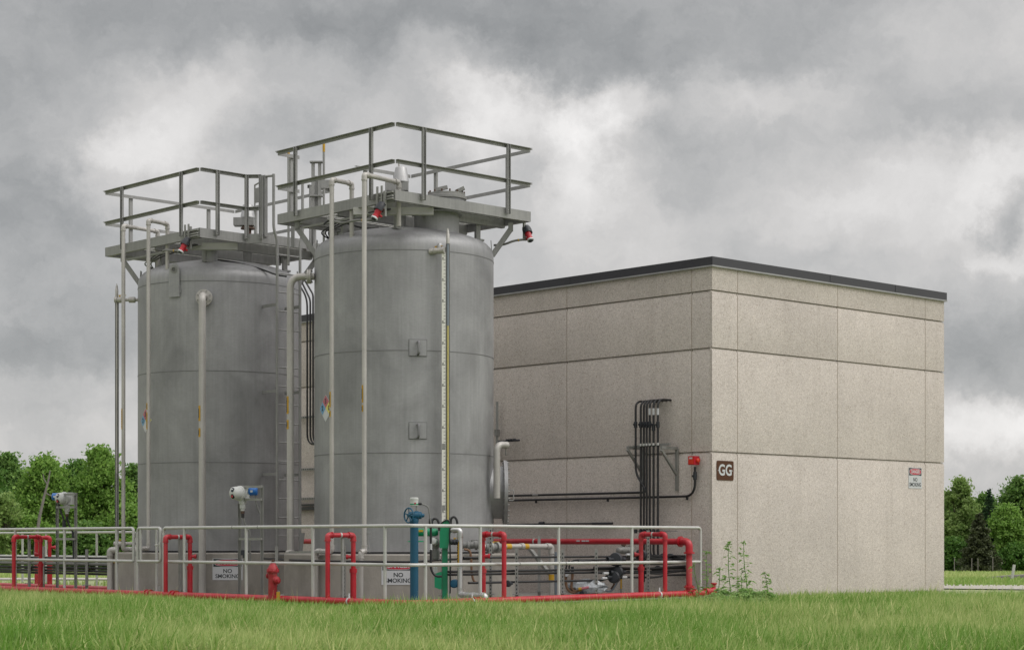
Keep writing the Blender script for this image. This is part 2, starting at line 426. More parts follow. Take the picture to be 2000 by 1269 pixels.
def make_tank(c, label, hand, lug=None):
    t = thing('storage_tank', c+Z*ZB, label, 'tank', 'upright steel storage tanks')
    w = .006
    pr = [(TR-.01, ZB+.025), (TR, ZB+.03)]
    for zs in (2.14, 3.625, 5.083):
        MB().lathe([(TR-.01, zs-.007), (TR+.004, zs-.006), (TR+.005, zs), (TR+.004, zs+.006), (TR-.01, zs+.007)], c, Z, 128).build('weld_seam', M['weld'], t)
    pr += [(TR, 5.0), (TR, 5.06)]
    MB().lathe(pr, c, Z, 128).build('shell', M['tank'], t)
    dome = [(TR, 5.06), (TR, 5.11), (TR, 5.17), (TR-.012, 5.235), (TR-.04, 5.29), (TR-.085, 5.337), (TR-.15, 5.378),
            (TR-.25, 5.417), (1.0, 5.455), (.8, 5.50), (.55, 5.545), (.3, 5.57), (.05, 5.58)]
    MB().lathe(dome, c, Z, 128).build('dome_roof', M['tank'], t)
    MB().lathe([(TR-.03, ZB), (TR+.012, ZB), (TR+.012, ZB+.012), (TR-.02, ZB+.026)], c, Z, 96).build('base_ring', M['darkgap'], t)
    for ang, z in hand:
        d = dirang(ang); s = Z.cross(d)
        # pad plate bent to the shell with a bent handle bar
        pl = MB(); n = 6; wv = .125; hh = .115
        pw = MB()
        for mb_, wv, hh, th in ((pw, .136, .126, .006), (pl, .125, .115, .016)):
            vs = []; 
            for q in range(n+1):
                a = ang+math.degrees((q/n-.5)*2*wv/TR)
                dd = dirang(a)
                for rr in (TR-.002, TR+th):
                    for zz in (z-hh, z+hh): vs.append(c+dd*rr+Z*zz)
            fs = []
            for q in range(n):
                b = q*4; e = b+4
                fs += [(b, e, e+1, b+1), (b+2, b+3, e+3, e+2), (b, b+2, e+2, e), (b+1, e+1, e+3, b+3)]
            fs += [(0, 1, 3, 2), (n*4, n*4+2, n*4+3, n*4+1)]
            mb_.add(vs, fs)
        ho = pl.build('handle_pad', M['tank'], t)
        pw.build('pad_weld', M['weld'], ho)
        o = c+d*(TR+.01)+Z*z
        MB().tube(arc([o+Z*.085, o+Z*.085+d*.07, o-Z*.095+d*.085, o-Z*.1], .05), .019, 10).build('handle', M['weld'], ho)
    return t

tR = make_tank(RC, 'nearer larger looking grey steel tank with a white level gauge strip up its front', [(-78.4, 3.66), (-78.4, 2.46)])
tL = make_tank(LC, 'grey steel tank behind on the left with a long lifting lug on its upper edge', [(165, 3.47), (165, 2.43)])
# lifting lug on left tank
d = dirang(-90-22.5); s = Z.cross(d)
def bentplate(c, ang, w, poly_top, z0, z1, th, off):
    """vertical plate with rounded head standing off the shell"""
    dd = dirang(ang); ss = Z.cross(dd); o = c+dd*(TR+off)
    pts = [(-w/2, z0), (w/2, z0)]
    for k in range(9):
        a = R_(180*k/8); pts.append((w/2*math.cos(a), z1-w/2+w/2*math.sin(a)))
    return MB().prism(pts, ss, Z, o, dd, th)
lug = bentplate(LC, -90-23, .20, None, 4.83, 5.37, .022, .012)
lo = lug.build('lifting_lug', M['tank'], tL)
o = LC+dirang(-113)*(TR+.036)+Z*5.275
MB().lathe([(.062, 0), (.062, .006), (.036, .008), (.034, .0)], o, dirang(-113), 20).build('lug_eye', M['strut'], lo)
bentplate(LC, -90-23, .24, None, 4.90, 5.06, .012, -.001).build('lug_pad', M['tank'], tL)
# neck of left tank
def neck(c, u, v, r, z0, z1, t, name='roof_neck', m='tank'):
    return MB().lathe([(r, z0), (r, z1-.02), (r+.05, z1-.02), (r+.05, z1)], TP(c, u, v), Z, 40).build(name, M[m], t)
def at_px(px, y): return Vector(((px-CX)/F*y, y, 0))
nk = at_px(409, 31.25)-LC
neck(LC, nk.dot(U), nk.dot(V), .125, 5.25, 5.71, tL)
nk = at_px(853, 28.35)-RC
neck(RC, nk.dot(U), nk.dot(V), .335, 5.25, 5.74, tR)
nk = at_px(668, 29.6)-RC
neck(RC, nk.dot(U), nk.dot(V), .17, 5.2, 5.66, tR)
# side manway on the right tank, seen edge-on
md = dirang(2.5)
mo = RC+md*(TR-.12)+Z*zy(961, 28.9)
mw = MB().lathe([(.47, 0), (.44, .05), (.40, .12), (.40, .27)], mo, md, 48).build('manway_neck', M['tank'], tR)
bo = MB()
e1 = Z.cross(md)
for k in range(28):
    a = 2*math.pi*k/28; q = mo+md*.255+(e1*math.cos(a)+Z*math.sin(a))*.455
    bo.cyl(q, q+md*.095, .012, 6)
fl = MB().lathe([(.49, 0), (.49, .028), (.485, .03), (.485, .055), (.3, .058)], mo+md*.27, md, 48).build('manway_cover', M['tank'], mw, extra=(bo, M['strut']))
q = mo+md*.36
MB().tube(arc([q-Z*.12+e1*.1, q-Z*.12+e1*.1+md*.07, q+Z*.04+e1*.1+md*.07, q+Z*.04+e1*.1], .02), .008, 8).build('cover_handle', M['steel'], fl)
da = MB()
q0 = mo+md*.15-e1*.56
da.tube(arc([q0+Z*-.10, q0+Z*.70, q0+Z*.70+md*.16+e1*.14], .13, 8), .052, 14)
dv = da.build('davit_arm', M['pipe'], mw)
q1 = q0+Z*.68+md*.14+e1*.14
MB().tube(arc([q1, q1-Z*.06, q1-Z*.1+e1*.03, q1-Z*.14, q1-Z*.1-e1*.03], .02), .008, 8).build('hook', M['strut'], dv)

# plinths
for c, lab in ((RC, 'octagonal concrete plinth under the nearer right tank'), (LC, 'octagonal concrete plinth under the left tank')):
    mb = MB(); oc = octagon(c, 1.727); oi = octagon(c, 1.712)
    mb.add([Vector((x, y, -.2)) for x, y in oc]+[Vector((x, y, ZB-.018)) for x, y in oc]+[Vector((x, y, ZB)) for x, y in oi],
           [tuple(range(7, -1, -1)), tuple(range(16, 24))]+[(k, (k+1) % 8, 8+(k+1) % 8, 8+k) for k in range(8)]+[(8+k, 8+(k+1) % 8, 16+(k+1) % 8, 16+k) for k in range(8)])
    tag(mb.build('tank_plinth', M['plinth']), lab, 'plinth')
# signs on plinths
def plinth_sign(c, px, py):
    n = dirang(ANG*180/math.pi+225); a = Vector((-n.y, n.x, 0)); q = c+n*1.7305
    k = (px-CX)/F; s = (k*q.y-q.x)/(a.x-k*a.y); o = q+a*s; o.z = zy(py, o.y)
    return o, a, n
o, a, n = plinth_sign(RC, 778, 1118.5)
danger_sign(o, a, n, .485, .335, 'danger no smoking sign on the right plinth, part hidden by the blue post', True)
o, a, n = plinth_sign(LC, 444.5, 1111)
danger_sign(o, a, n, .485, .345, 'danger no smoking sign on the left plinth under the white detector stand', True)

# hazard placards bent to the shells
def placard(c, px, py, half, label):
    k = (px-CX)/F
    # first hit of the view ray with the shell
    dx = Vector((k, 1, 0)); a = dx.dot(dx); b = -2*dx.dot(c); cc = c.dot(c)-TR*TR
    s_ = (-b-math.sqrt(b*b-4*a*cc))/(2*a); hit = dx*s_
    ang = math.degrees(math.atan2(hit.y-c.y, hit.x-c.x)); zc = zy(py, hit.y)
    t = thing('hazard_placard', hit+Z*zc, label, 'placard', 'hazard diamonds on the tanks')
    def pt(x, z, off): 
        d_ = dirang(ang+math.degrees(x/TR)); return c+d_*(TR+off)+Z*(zc+z)
    def quad(cx, cz, h, off, name, m, par):
        n = 6; vs = []; fs = []
        for i in range(n+1):
            for j in range(n+1):
                u_, v_ = (i/n-.5)*2*h, (j/n-.5)*2*h
                vs.append(pt(cx+(u_-v_)/2, cz+(u_+v_)/2, off))
        for i in range(n):
            for j in range(n):
                q = i*(n+1)+j; fs.append((q, q+n+1, q+n+2, q+1))
        return MB().add(vs, fs).build(name, m, par)
    h = half
    quad(0, 0, h, .003, 'backing', M['signwhite'], t)
    i = h*.47; o = h*.485
    for nm, x_, z_, m, tx in (('fire_field', 0, o, 'nfred', '3'), ('health_field', -o, 0, 'nfblue', '2'), ('reactivity_field', o, 0, 'nfyel', '0')):
        f = quad(x_, z_, i, .0045, nm, M[m], t)
        vs, fs = text_geo(tx, h*.52, (0, 0, 0), X, Y, .003)
        MB().add([pt(x_+v.x, z_+v.y, .007) for v in vs], fs).build('numeral', M['signblack'], f, smooth=None)
    quad(0, -o, i, .0045, 'special_field', M['signwhite'], t)
    return t
placard(RC, 636.5, 797, .205, 'four colour hazard diamond low on the left side of the nearer right tank')
placard(LC, 284.5, 821, .205, 'four colour hazard diamond at the left edge of the left tank behind a pipe')

# ------------------------------------------------------------------ platforms
ZT, ZM, ZR = 5.846, 6.275, 6.80
def railing_side(t, c, a, b, out, posts):
    """one straight angle-iron railing from a to b (u, v); out = outward normal; posts = fractions"""
    A, B = TP(c, *a), TP(c, *b); d = (B-A).normalized()
    for z, nm in ((ZR, 'top_rail'), (ZM, 'mid_rail')):
        m = MB(); A1, B1 = A+d*.012, B-d*.012
        L_ = (B1-A1).length
        m.box((A1+B1)/2+out*.024+Z*(z-.004), (L_, .055, .007), (d, out, Z))
        m.box((A1+B1)/2+out*-.0+Z*(z-.031), (L_, .007, .047), (d, out, Z))
        m.build(nm, M['steel'], t)
    for f in posts:
        q = A+(B-A)*f+out*.034
        m = MB()
        m.box(q+Z*((ZT-.095+ZR-.012)/2), (.062, .007, ZR-.012-ZT+.095), (d, out, Z))
        for s in (-1, 1): m.box(q+d*(s*.028)+out*.018+Z*((ZT-.095+ZR-.012)/2), (.006, .029, ZR-.012-ZT+.095), (d, out, Z))
        po = m.build('railing_post', M['steel'], t)
        bm_ = MB()
        for zz in (ZT-.04, ZT-.075): bm_.lathe([(.013, 0), (.013, .012), (.003, .014)], q+out*.004+Z*zz, out, 6)
        bm_.build('bolt', M['strut'], po)

def rim(t, c, a, b, out):
    A, B = TP(c, *a), TP(c, *b); d = (B-A).normalized(); L_ = (B-A).length; m = MB(); mid = (A+B)/2
    m.box(mid+out*-.004+Z*(ZT-.076), (L_, .008, .152), (d, out, Z))
    m.box(mid+out*-.034+Z*(ZT-.004), (L_-.01, .052, .008), (d, out, Z))
    m.box(mid+out*-.034+Z*(ZT-.148), (L_-.01, .052, .008), (d, out, Z))
    return m

def make_platform(c, label, u0, u1, v0, v1, left):
    t = thing('tank_platform', c+Z*5.6, label, 'platform', 'railed platforms on the tank tops')
    edges = [((u0, v1), (u0, v0), -U), ((u1, v0), (u1, v1), U), ((u1, v1), (u0, v1), V)]
    if not left: edges.append(((u0, v0), (u1, v0), -V))
    else:
        edges += [((u0, v0), (-.447, v0), -V), ((-.447, v0), (-.265, v0-.19), (-U-V).normalized()), ((.62, v0-.19), (.78, v0), (U-V).normalized()), ((.78, v0), (u1, v0), -V)]
        edges.append(((-.265, v0-.19), (.62, v0-.19), -V))
    fr = MB()
    for a, b, out in edges:
        m = rim(t, c, a, b, out); fr.add(m.v, m.f)
    fr.build('rim_channel', M['steel'], t)
    dk = MB(); g = .03
    for k in range(44):                      # grating bars
        v = v0+.06+(v1-v0-.12)*k/43
        dk.box(TP(c, (u0+u1)/2, v, ZT-.02), (u1-u0-.12, .012, .03), FR)
    for k in range(20):
        u = u0+.06+(u1-u0-.12)*k/19
        dk.box(TP(c, u, (v0+v1)/2, ZT-.026), (.008, v1-v0-.12, .02), FR)
    if left: dk.box(TP(c, .17, v0-.085, ZT-.012), (.86, .16, .02), FR)
    dk.build('deck_grating', M['grating'], t)
    bmn = MB()
    for v in (v0+.52, 0, v1-.52):
        bmn.box(TP(c, 0, v, ZT-.12), (u1-u0-.1, .008, .14), FR); bmn.box(TP(c, 0, v+.03, ZT-.19), (u1-u0-.12, .06, .008), FR)
    bmn.build('deck_beam', M['steel'], t)
    # plate across the nearest corner under the deck
    pA, pB = TP(c, u0+.22, v0+.75), TP(c, u0+.95, v0+.13)
    # corner gusset angle facing the viewer
    q0, q1 = W(690 if not left else 372, 400, c.y-1.3), W(847 if not left else 464, 400, c.y-1.3)
    q0.z = q1.z = ZT-.20
    MB().bar(q0, q1, .02, .115).add(MB().bar(q0-Z*.05, q1-Z*.05, .09, .01).v, MB().bar(q0, q1, .02, .11).f).build('corner_brace', M['grating'], t)
    # legs standing on the dome
    spots = [(-.75, -.75), (.75, -.85), (-.95, .25), (.2, .9), (.95, .2), (-.6, .95)]
    for u, v in spots:
        r = math.hypot(u, v); zd = 5.58-.13*(r/1.0)**2
        m = MB(); q = TP(c, u, v)
        m.box(q+Z*((zd+ZT-.2)/2), (.085, .008, ZT-.19-zd), FR)
        for s in (-1, 1): m.box(q+U*(s*.039)+V*.022+Z*((zd+ZT-.2)/2), (.008, .04, ZT-.19-zd), FR)
        m.box(q+Z*(zd+.0), (.14, .12, .03), FR)
        m.build('support_leg', M['steel'], t)
    # knee brackets from the knuckle up to the rim
    for a in (180+43.2-45+4, 0+43.2-45+2, 43.2+45, -90+2):
        dd = dirang(a); 
        if abs(a+88) < 3: continue
        m = MB(); s = Z.cross(dd)
        p0 = c+dd*(TR-.02)+Z*5.20; p1 = c+dd*(TR+.26)+Z*5.60; p2 = c+dd*(TR+.26)+Z*(ZT-.155)
        for side in (-1, 1):
            m.bar(p0+s*.045*side, p1+s*.045*side, .008, .075, dd); m.bar(p1-Z*.03+s*.045*side, p2+s*.045*side, .008, .075, dd)
        m.bar(p0, p1, .09, .008, dd); m.bar(p1, p2, .09, .008, dd)
        m.bar(p0-Z*.1, p0+Z*.22-dd*.02, .12, .012, dd)
        m.build('bracket', M['steel'], t)
    for dz in (.03, .085, .12):
        MB().box(TP(c, u0-.022, v0+.19, ZT-dz), (.036, .34, .022), FR).build('rim_strut', M['strut'], t)
    for vv_ in (v0+.34, v0+.24): MB().box(TP(c, u0-.05, vv_, ZT-.05), (.02, .03, .26), FR).build('rim_strut', M['strut'], t)
    tr_ = MB()
    tr_.bar(TP(c, u0+.12, v0+.5, ZT-.25), TP(c, u0+.12, v1-.5, ZT-.25), .05, .03); tr_.build('cable_tray', M['strut'], t)
    for k_ in range(3): MB().tube(arc([TP(c, u0+.10+.03*k_, v0+.3, ZT-.22), TP(c, u0+.14+.03*k_, 0, ZT-.23-.03*k_), TP(c, u0+.5, v1-.4-.1*k_, ZT-.28), TP(c, u0+.8, v1-.3, 5.5)], .2), .011, 7).build('cable', M['black'], t)
    # the railing
    railing_side(t, c, (u0, v1), (u0, v0), -U, (.215, .84) if left else (.185, .828))
    railing_side(t, c, (u1, v0), (u1, v1), U, (.2, .8))
    if not left:
        railing_side(t, c, (u0, v0), (u1, v0), -V, (.185, .81))
        railing_side(t, c, (u1, v1), (.2, v1), V, (.25, .8)); railing_side(t, c, (-.9, v1), (u0, v1), V, (.3,))
    else:
        railing_side(t, c, (u1, v1), (u0, v1), V, (.2, .8))
        railing_side(t, c, (u0, v0), (-.447, v0), -V, (.345, .97))
        railing_side(t, c, (-.447, v0), (-.265, v0-.19), (-U-V).normalized(), (.93,))
        railing_side(t, c, (.78, v0), (u1, v0), -V, (.1, .9))
    return t
plR = make_platform(RC, 'railed steel platform on top of the nearer right tank', -1.33, 1.334, -1.39, 1.425, False)
plL = make_platform(LC, 'railed steel platform on top of the left tank with the ladder notch', -1.346, 1.32, -1.41, 1.44, True)
# stanchions with yellow tape beside the opening at the back of the right platform
for px, y0 in ((563.5, 292), (632.5, 281)):
    y = 29.95; q = G(px, y)
    st = MB().cyl(q+Z*(5.2), q+Z*zy(y0, y), .019, 10).build('stanchion', M['steel'], plR)
    MB().cyl(q+Z*(zy(y0, y)-.13), q+Z*(zy(y0, y)+.003), .021, 10).build('yellow_tape', M['yellow'], st)
# davit column of the right platform
q = G(618, 29.6); dm = MB()
for s in (-1, 1): dm.box(q+X*(s*.052)+Z*((ZT+zy(318, 29.6))/2), (.05, .05, zy(318, 29.6)-ZT))
dm.box(q+Z*(ZT+.35)+Y*.02, (.05, .008, .7))
for yy in (317, 383): dm.box(q+Z*zy(yy, 29.6), (.2, .12, .02))
dm.box(q+X*.15+Z*zy(360, 29.6), (.16, .06, .13))
dm.build('davit_column', M['steel'], plR)
q = G(572, 30.05); MB().box(q+Z*((5.5+zy(310, 30))/2), (.055, .03, zy(310, 30)-5.5)).build('gate_post', M['steel'], plR)
# ------------------------------------------------------------------ pipes
uR, vR = (RC-C0).dot(U), (RC-C0).dot(V)
uL, vL = (LC-C0).dot(U), (LC-C0).dot(V)

def band(q, r, z0, z1, a0=150, a1=250, n=8):
    vs = []; fs = []
    for k in range(n+1):
        d_ = dirang(a0+(a1-a0)*k/n)
        vs += [q+d_*r+Z*z0, q+d_*r+Z*z1]
    for k in range(n): fs.append((2*k, 2*k+2, 2*k+3, 2*k+1))
    return MB().add(vs, fs)
def pipe(name, label, pts, r, m, cat='pipe', bend=.05, fit=1.16, marks=(), group=None, clamps=(), seg=14):
    pts = [Vector(p) for p in pts]
    t = thing(name, min(pts, key=lambda p: p.z), label, cat, group)
    MB().tube(arc(pts, bend), r, seg).build('pipe_run', M[m], t)
    if fit:
        for i in range(1, len(pts)-1):
            p = pts[i]; a = (pts[i-1]-p).normalized(); b = (pts[i+1]-p).normalized()
            if a.angle(b) > 2.6: continue
            e = bend+r*.55
            mb = MB().tube(arc([p+a*e, p, p+b*e], bend), r*fit, seg)
            for dd in (a, b): mb.cyl(p+dd*e, p+dd*(e+r*.45), r*fit*1.12, seg)
            mb.build('elbow', M[m], t)
    for q, z0, z1 in marks:
        q = Vector((q.x, q.y, 0)); b_ = band(q, r+.003, z0, z1).build('pipe_marker', M['yellow'], t)
        L_ = z1-z0
        mk = MB()
        if L_ > .25:
            for k in range(7):
                zz = z0+L_*(.14+.72*k/6); bb = band(q, r+.0045, zz-.012, zz+.012, 185, 222, 3); mk.add(bb.v, bb.f)
        else:
            bb = band(q, r+.0045, z0+L_*.2, z1-L_*.2, 185, 222, 3); mk.add(bb.v, bb.f)
        mk.build('marker_print', M['signblack'], b_)
    for p, ax in clamps:
        MB().cyl(Vector(p)-ax*.012, Vector(p)+ax*.012, r*1.12, seg).build('clamp', M['galv'], t)
    return t
def valve(name, label, q, ax, r, m1='pipe', m2='yellow', L_=.16):
    """small ball valve: body, two end collars and a lever"""
    t = thing(name, q, label, 'valve')
    MB().lathe([(r, -L_/2), (r*1.3, -L_/2+.005), (r*1.3, -L_/4), (r*1.05, -L_/4+.004), (r*1.35, -.015), (r*1.35, .015), (r*1.05, L_/4-.004), (r*1.3, L_/4), (r*1.3, L_/2-.005), (r, L_/2)], q, ax, 16).build('body', M[m1], t)
    s = Z.cross(ax).normalized()
    m = MB().cyl(q, q+Z*r*1.9, r*.35, 8)
    m.bar(q+Z*r*1.9-ax*.02, q+Z*r*1.9+ax*.11, .018, .008)
    m.build('lever', M[m2], t)
    return t

# vent pipes of the left tank
a = on_u(290, uL-1.72); b = on_u(327, uL-1.25); zt = zy(430, a.y)
pipe('vent_pipe', 'slim vertical pipe in front of the left tank near its hazard diamond', [P(uL-1.95, (a-C0).dot(V), .0), P(uL-1.95, (a-C0).dot(V), .74), a+Z*.74, a+Z*zt, b+Z*(zt+.01), b+Z*5.3], .032, 'pipe',
     marks=[(a, zy(838, a.y), zy(805, a.y)), (a, zy(800, a.y), zy(787, a.y))])
a2 = on_u(241, uL-1.72); b2 = on_u(308, uL-.92); zt = zy(441, a2.y)
pipe('vent_pipe', 'slim vertical pipe standing clear of the left tank against the sky', [a2+Z*.72+U*.25, a2+Z*.72, a2+Z*zt, b2+Z*(zt+.02), b2+Z*5.42], .032, 'pipe',
     marks=[(a2, zy(838, a2.y), zy(798, a2.y))])
# fat drop pipe in front of left tank
q = at_px(395, LC.y-1.86); n0 = at_px(400.5, LC.y-1.36); zt = zy(575, q.y)
pd = pipe('drop_pipe', 'thick light grey drop pipe bolted to the front of the left tank', [q+Z*-.05, q+Z*zt, Vector((n0.x, n0.y-.02, zt+.0))], .057, 'pipe', bend=.14, fit=None,
          marks=[(q, zy(822, q.y), zy(792, q.y)), (q, zy(853, q.y), zy(836, q.y))])
nd = Vector((n0.x-LC.x, n0.y-LC.y, 0)).normalized()
nd = Vector((0, -1, 0))
fl = MB().lathe([(.085, 0), (.085, .10), (.135, .10), (.135, .128), (.134, .13), (.134, .155), (.06, .158)], Vector((n0.x, n0.y+.03, zt)), nd, 28).build('flange', M['pipe'], pd)
bo = MB()
for k in range(8):
    aa = 2*math.pi*(k+.5)/8; o = Vector((n0.x, n0.y+.03, zt))+X*math.cos(aa)*.108+Z*math.sin(aa)*.108
    bo.cyl(o+nd*.08, o+nd*.175, .011, 6)
bo.build('flange_bolt', M['strut'], fl)
# fat drop pipe at left of the right tank
y0 = 28.55; q = at_px(567, y0); zt = zy(540, y0); sx = RC.x-TR+.03
pd = pipe('drop_pipe', 'thick light grey drop pipe in front of the ladder between the tanks', [q+Z*ZB, q+Z*zt, Vector((sx, y0, zt))], .053, 'pipe', bend=.17, fit=None,
          marks=[(q, zy(808, q.y), zy(774, q.y)), (q, zy(838, q.y), zy(820, q.y))])
fx = at_px(604, y0).x
m = MB().lathe([(.06, -.03), (.11, -.029), (.11, -.004), (.105, -.002), (.105, .002), (.11, .004), (.11, .029), (.06, .03)], Vector((fx, y0, zt)), X, 24)
fl = m.build('flange', M['pipe'], pd)
bo = MB()
for k in range(8):
    aa = 2*math.pi*(k+.5)/8; o = Vector((fx, y0+math.cos(aa)*.088, zt+math.sin(aa)*.088)); bo.cyl(o-X*.05, o+X*.05, .010, 6)
bo.build('flange_bolt', M['strut'], fl)
MB().lathe([(.075, -.03), (.075, .0), (.055, .02)], Vector((q.x, q.y, ZB+.03)), Z, 18).build('base_collar', M['pipe'], pd)
# vent pipes of the right tank
a = on_u(648, uR-1.72); b = on_u(687, uR-1.25); zt = zy(351, a.y)
ob_ = at_px(618, a.y+.15)
pipe('vent_pipe', 'slim vertical pipe on the left front of the nearer right tank by its hazard diamond', [ob_+Z*.0, ob_+Z*.715, a+Z*.715, a+Z*zt, b+Z*(zt+.02), b+Z*5.3], .033, 'pipe',
     marks=[(a, zy(795, a.y), zy(765, a.y)), (a, zy(814, a.y), zy(802, a.y))])
a = on_u(711.5, uR-1.72); b = on_u(779, uR-1.0); zt = zy(341, a.y)
g0 = at_px(705, a.y-.05)
pipe('vent_pipe', 'slim vertical pipe up the middle of the nearer right tank to its relief vent', [g0+Z*.0, g0+Z*.70, a+Z*.72+X*.0, a+Z*zt, b+Z*(zt-.005), b+Z*5.4], .034, 'pipe',
     marks=[(a, zy(786, a.y), zy(752, a.y)), (a, zy(804, a.y), zy(791, a.y))])

# ------------------------------------------------------------------ level gauges
def gauge(x, y, z0, z1, zl, label, plain=False, side=1):
    q = Vector((x, y, 0))
    t = thing('level_gauge', q+Z*z0, label, 'gauge')
    MB().cyl(q+Z*z0+X*.035*side, q+Z*zl+X*.035*side, .015, 12).build('liquid_column', M['strut' if plain else 'gaugeyel'], t)
    MB().cyl(q+Z*zl+X*.035*side, q+Z*z1+X*.035*side, .016, 12).build('empty_tube', M['pipe' if plain else 'gaugeblue'], t)
    sh = MB()
    for s in (-1, 1): sh.box(q+X*(.035*side+s*.026)+Y*.012+Z*((z0+z1)/2), (.006, .03, z1-z0))
    sh.box(q+X*.035*side+Y*.03+Z*((z0+z1)/2), (.058, .006, z1-z0))
    sh.build('gauge_channel', M['steel'], t)
    MB().lathe([(.026, 0), (.026, .13), (.020, .14), (.020, .175), (.010, .20), (.004, .225)], q+X*.035*side+Z*z1, Z, 14).build('top_cap', M['pipe'], t)
    if not plain:
        sb = MB().box(q-X*.026+Z*((z0+z1-.12)/2), (.052, .006, z1-z0-.12)).build('scale_strip', M['scale'], t)
        tk = MB(); k = 0; z = z0+.02
        while z < z1-.16:
            big = k % 6 == 0; tk.box(q-X*(.026-.013 if not big else .026)+Z*z+Y*-.0045, (.024 if not big else .046, .003, .004 if not big else .006))
            if big and k: tk.box(q-X*.036+Z*(z+.02)-Y*.0045, (.014, .003, .02))
            z += .0508; k += 1
        tk.build('scale_mark', M['signblack'], sb)
        for zz in (zy(871, y), zy(991, y)): MB().box(q-X*.026+Z*zz-Y*.0055, (.046, .003, .075)).build('scale_plate', M['strut'], sb)
    return t
yg = RC.y-1.215-.17
gx = at_px(870, yg).x
gauge(gx, yg, .95, zy(476, yg), zy(636, yg), 'white ruled level gauge with yellow liquid on the nearer right tank')
q = Vector((at_px(851, yg).x, yg+.06, zy(489, yg)))
vt = valve('gauge_valve', 'small yellow handled valve at the top of the white level gauge', q, (X*.9+Y*-.43).normalized(), .035, 'pipe', 'yellow', .2)
MB().tube([q-X*.02+Y*.22, q-X*.02+Y*.1, q], .026, 10).build('nipple', M['pipe'], vt)
MB().lathe([(.05, 0), (.05, .05)], q+(X*.9-Y*.43)*.10, (X*.9-Y*.43).normalized(), 12).build('union', M['pipe'], vt)
MB().lathe([(.035, 0), (.045, .05), (.03, .09)], q+Z*.02+X*.06, Z, 10).build('packing_nut', M['brightpipe'], vt)
yl = 32.0; gxl = at_px(224, yl).x
gauge(gxl, yl, .72, zy(580, yl), 2.0, 'plain grey level gauge column left of the left tank', True)
z = zy(585.5, yl)
MB_p = pipe('gauge_connection', 'short horizontal pipe joining the level gauge to the left tank', [Vector((at_px(229, yl).x, yl, z)), Vector((LC.x-TR+.05, yl, z))], .026, 'pipe', fit=None)
valve('gauge_valve', 'yellow handled valve between the left gauge column and the left tank', Vector((at_px(234, yl).x, yl-.005, z)), X, .04, 'pipe', 'yellow', .18)
MB().lathe([(.03, -.06), (.05, -.05), (.05, .05), (.03, .06)], Vector((at_px(258, yl).x, yl, z)), X, 14).build('union', M['pipe'], MB_p)
sp = at_px(215, 31.4)
pipe('pipe_stub', 'short grey standpipe with elbow at the end of the left conduit rack', [sp+Z*-.05, sp+Z*zy(1074, 31.4), sp+Z*zy(1074, 31.4)+X*.14], .048, 'pipe', bend=.05)
zz = zy(1062, 31.6)
valve('drain_valve', 'yellow handled drain valve beside the left tank above its plinth', at_px(234, 31.6)+Z*zz, X, .035, 'pipe', 'yellow', .2)
dp = pipe('drain_pipe', 'pair of short grey drain pipes beside the left tank foot', [at_px(240, 31.5)+Z*zy(1071, 31.5), at_px(262, 31.5)+Z*zy(1071, 31.5), at_px(264, 31.8)+Z*zy(1071, 31.8)+X*.15], .035, 'pipe', fit=None)
MB().tube([at_px(243, 31.55)+Z*zy(1061, 31.55), at_px(262, 31.55)+Z*zy(1061, 31.55), at_px(262, 31.9)+Z*zy(1061, 31.55)], .03, 10).build('upper_pipe', M['pipe'], dp)
o = at_px(242, 30.9); MB().box(o+Z*zy(1096, 30.9), (.165, .006, .036), FR)
t = tag(MB().box(P(uL-1.735, vL+.55, zy(1096, 31.4)), (.006, .28, .045), FR).build('pipe_marker_plate', M['yellow']), 'yellow marker plate on the left plinth behind the rail', 'marker')

# ------------------------------------------------------------------ ladder between the tanks
vv = vL-1.76
pl_, pr_ = on_v(541.5, vv), on_v(586, vv)
fl_, fr_ = on_v(534.5, vv), on_v(591, vv)
lad = thing('ladder', (pl_+pr_)/2, 'steel rung ladder rising between the two tanks', 'ladder')
for p, f, yt in ((pl_, fl_, 340), (pr_, fr_, 352)):
    MB().tube(arc([p+Z*-.1, p+Z*(ZT-.10), f+Z*(ZT+.07), f+Z*zy(yt, f.y)], .08), .024, 10).build('side_rail', M['steel'], lad)
z = .02; k = 0; y_ = (pl_.y+pr_.y)/2
z = zy(1196/2.758+540, y_) - 3*.3048
while z < ZT-.1:
    MB().cyl(pl_+Z*z, pr_+Z*z, .011, 8).build('rung', M['steel'], lad); z += .3048
for zz in (1.95, 3.3, 4.7):
    for p in (pl_, pr_):
        MB().bar(p+Z*zz, p+Z*zz+V*.42, .012, .05).build('standoff', M['steel'], lad)
for zz in (ZM+.3, ):
    MB().tube([fl_+Z*(ZR-.02), fl_+Z*(ZR-.02)+V*.3-U*.12], .02, 8).build('grab_rail', M['steel'], lad)
# self closing gate by the ladder
gq = P(uL-.21, vL-1.60)
gt = thing('ladder_gate', gq+Z*ZT, 'small steel swing gate beside the ladder on the left platform', 'gate')
g = MB().box(gq+Z*((ZT-.05+ZR)/2), (.06, .06, ZR-ZT+.05), FR); g.build('hinge_post', M['steel'], gt)
q2 = gq+V*.05+U*.03
ar = MB()
for zz in (ZM+.08, ZR-.06): ar.tube([q2+Z*zz, q2+Z*zz+V*.5+U*.16], .014, 8)
ar.tube([q2+Z*(ZM+.08)+V*.5+U*.16, q2+Z*(ZR-.06)+V*.5+U*.16], .014, 8)
ar.box(q2+V*.3+U*.1+Z*(ZM+.27), (.02, .2, .24), FR)
ar.build('gate_leaf', M['steel'], gt)

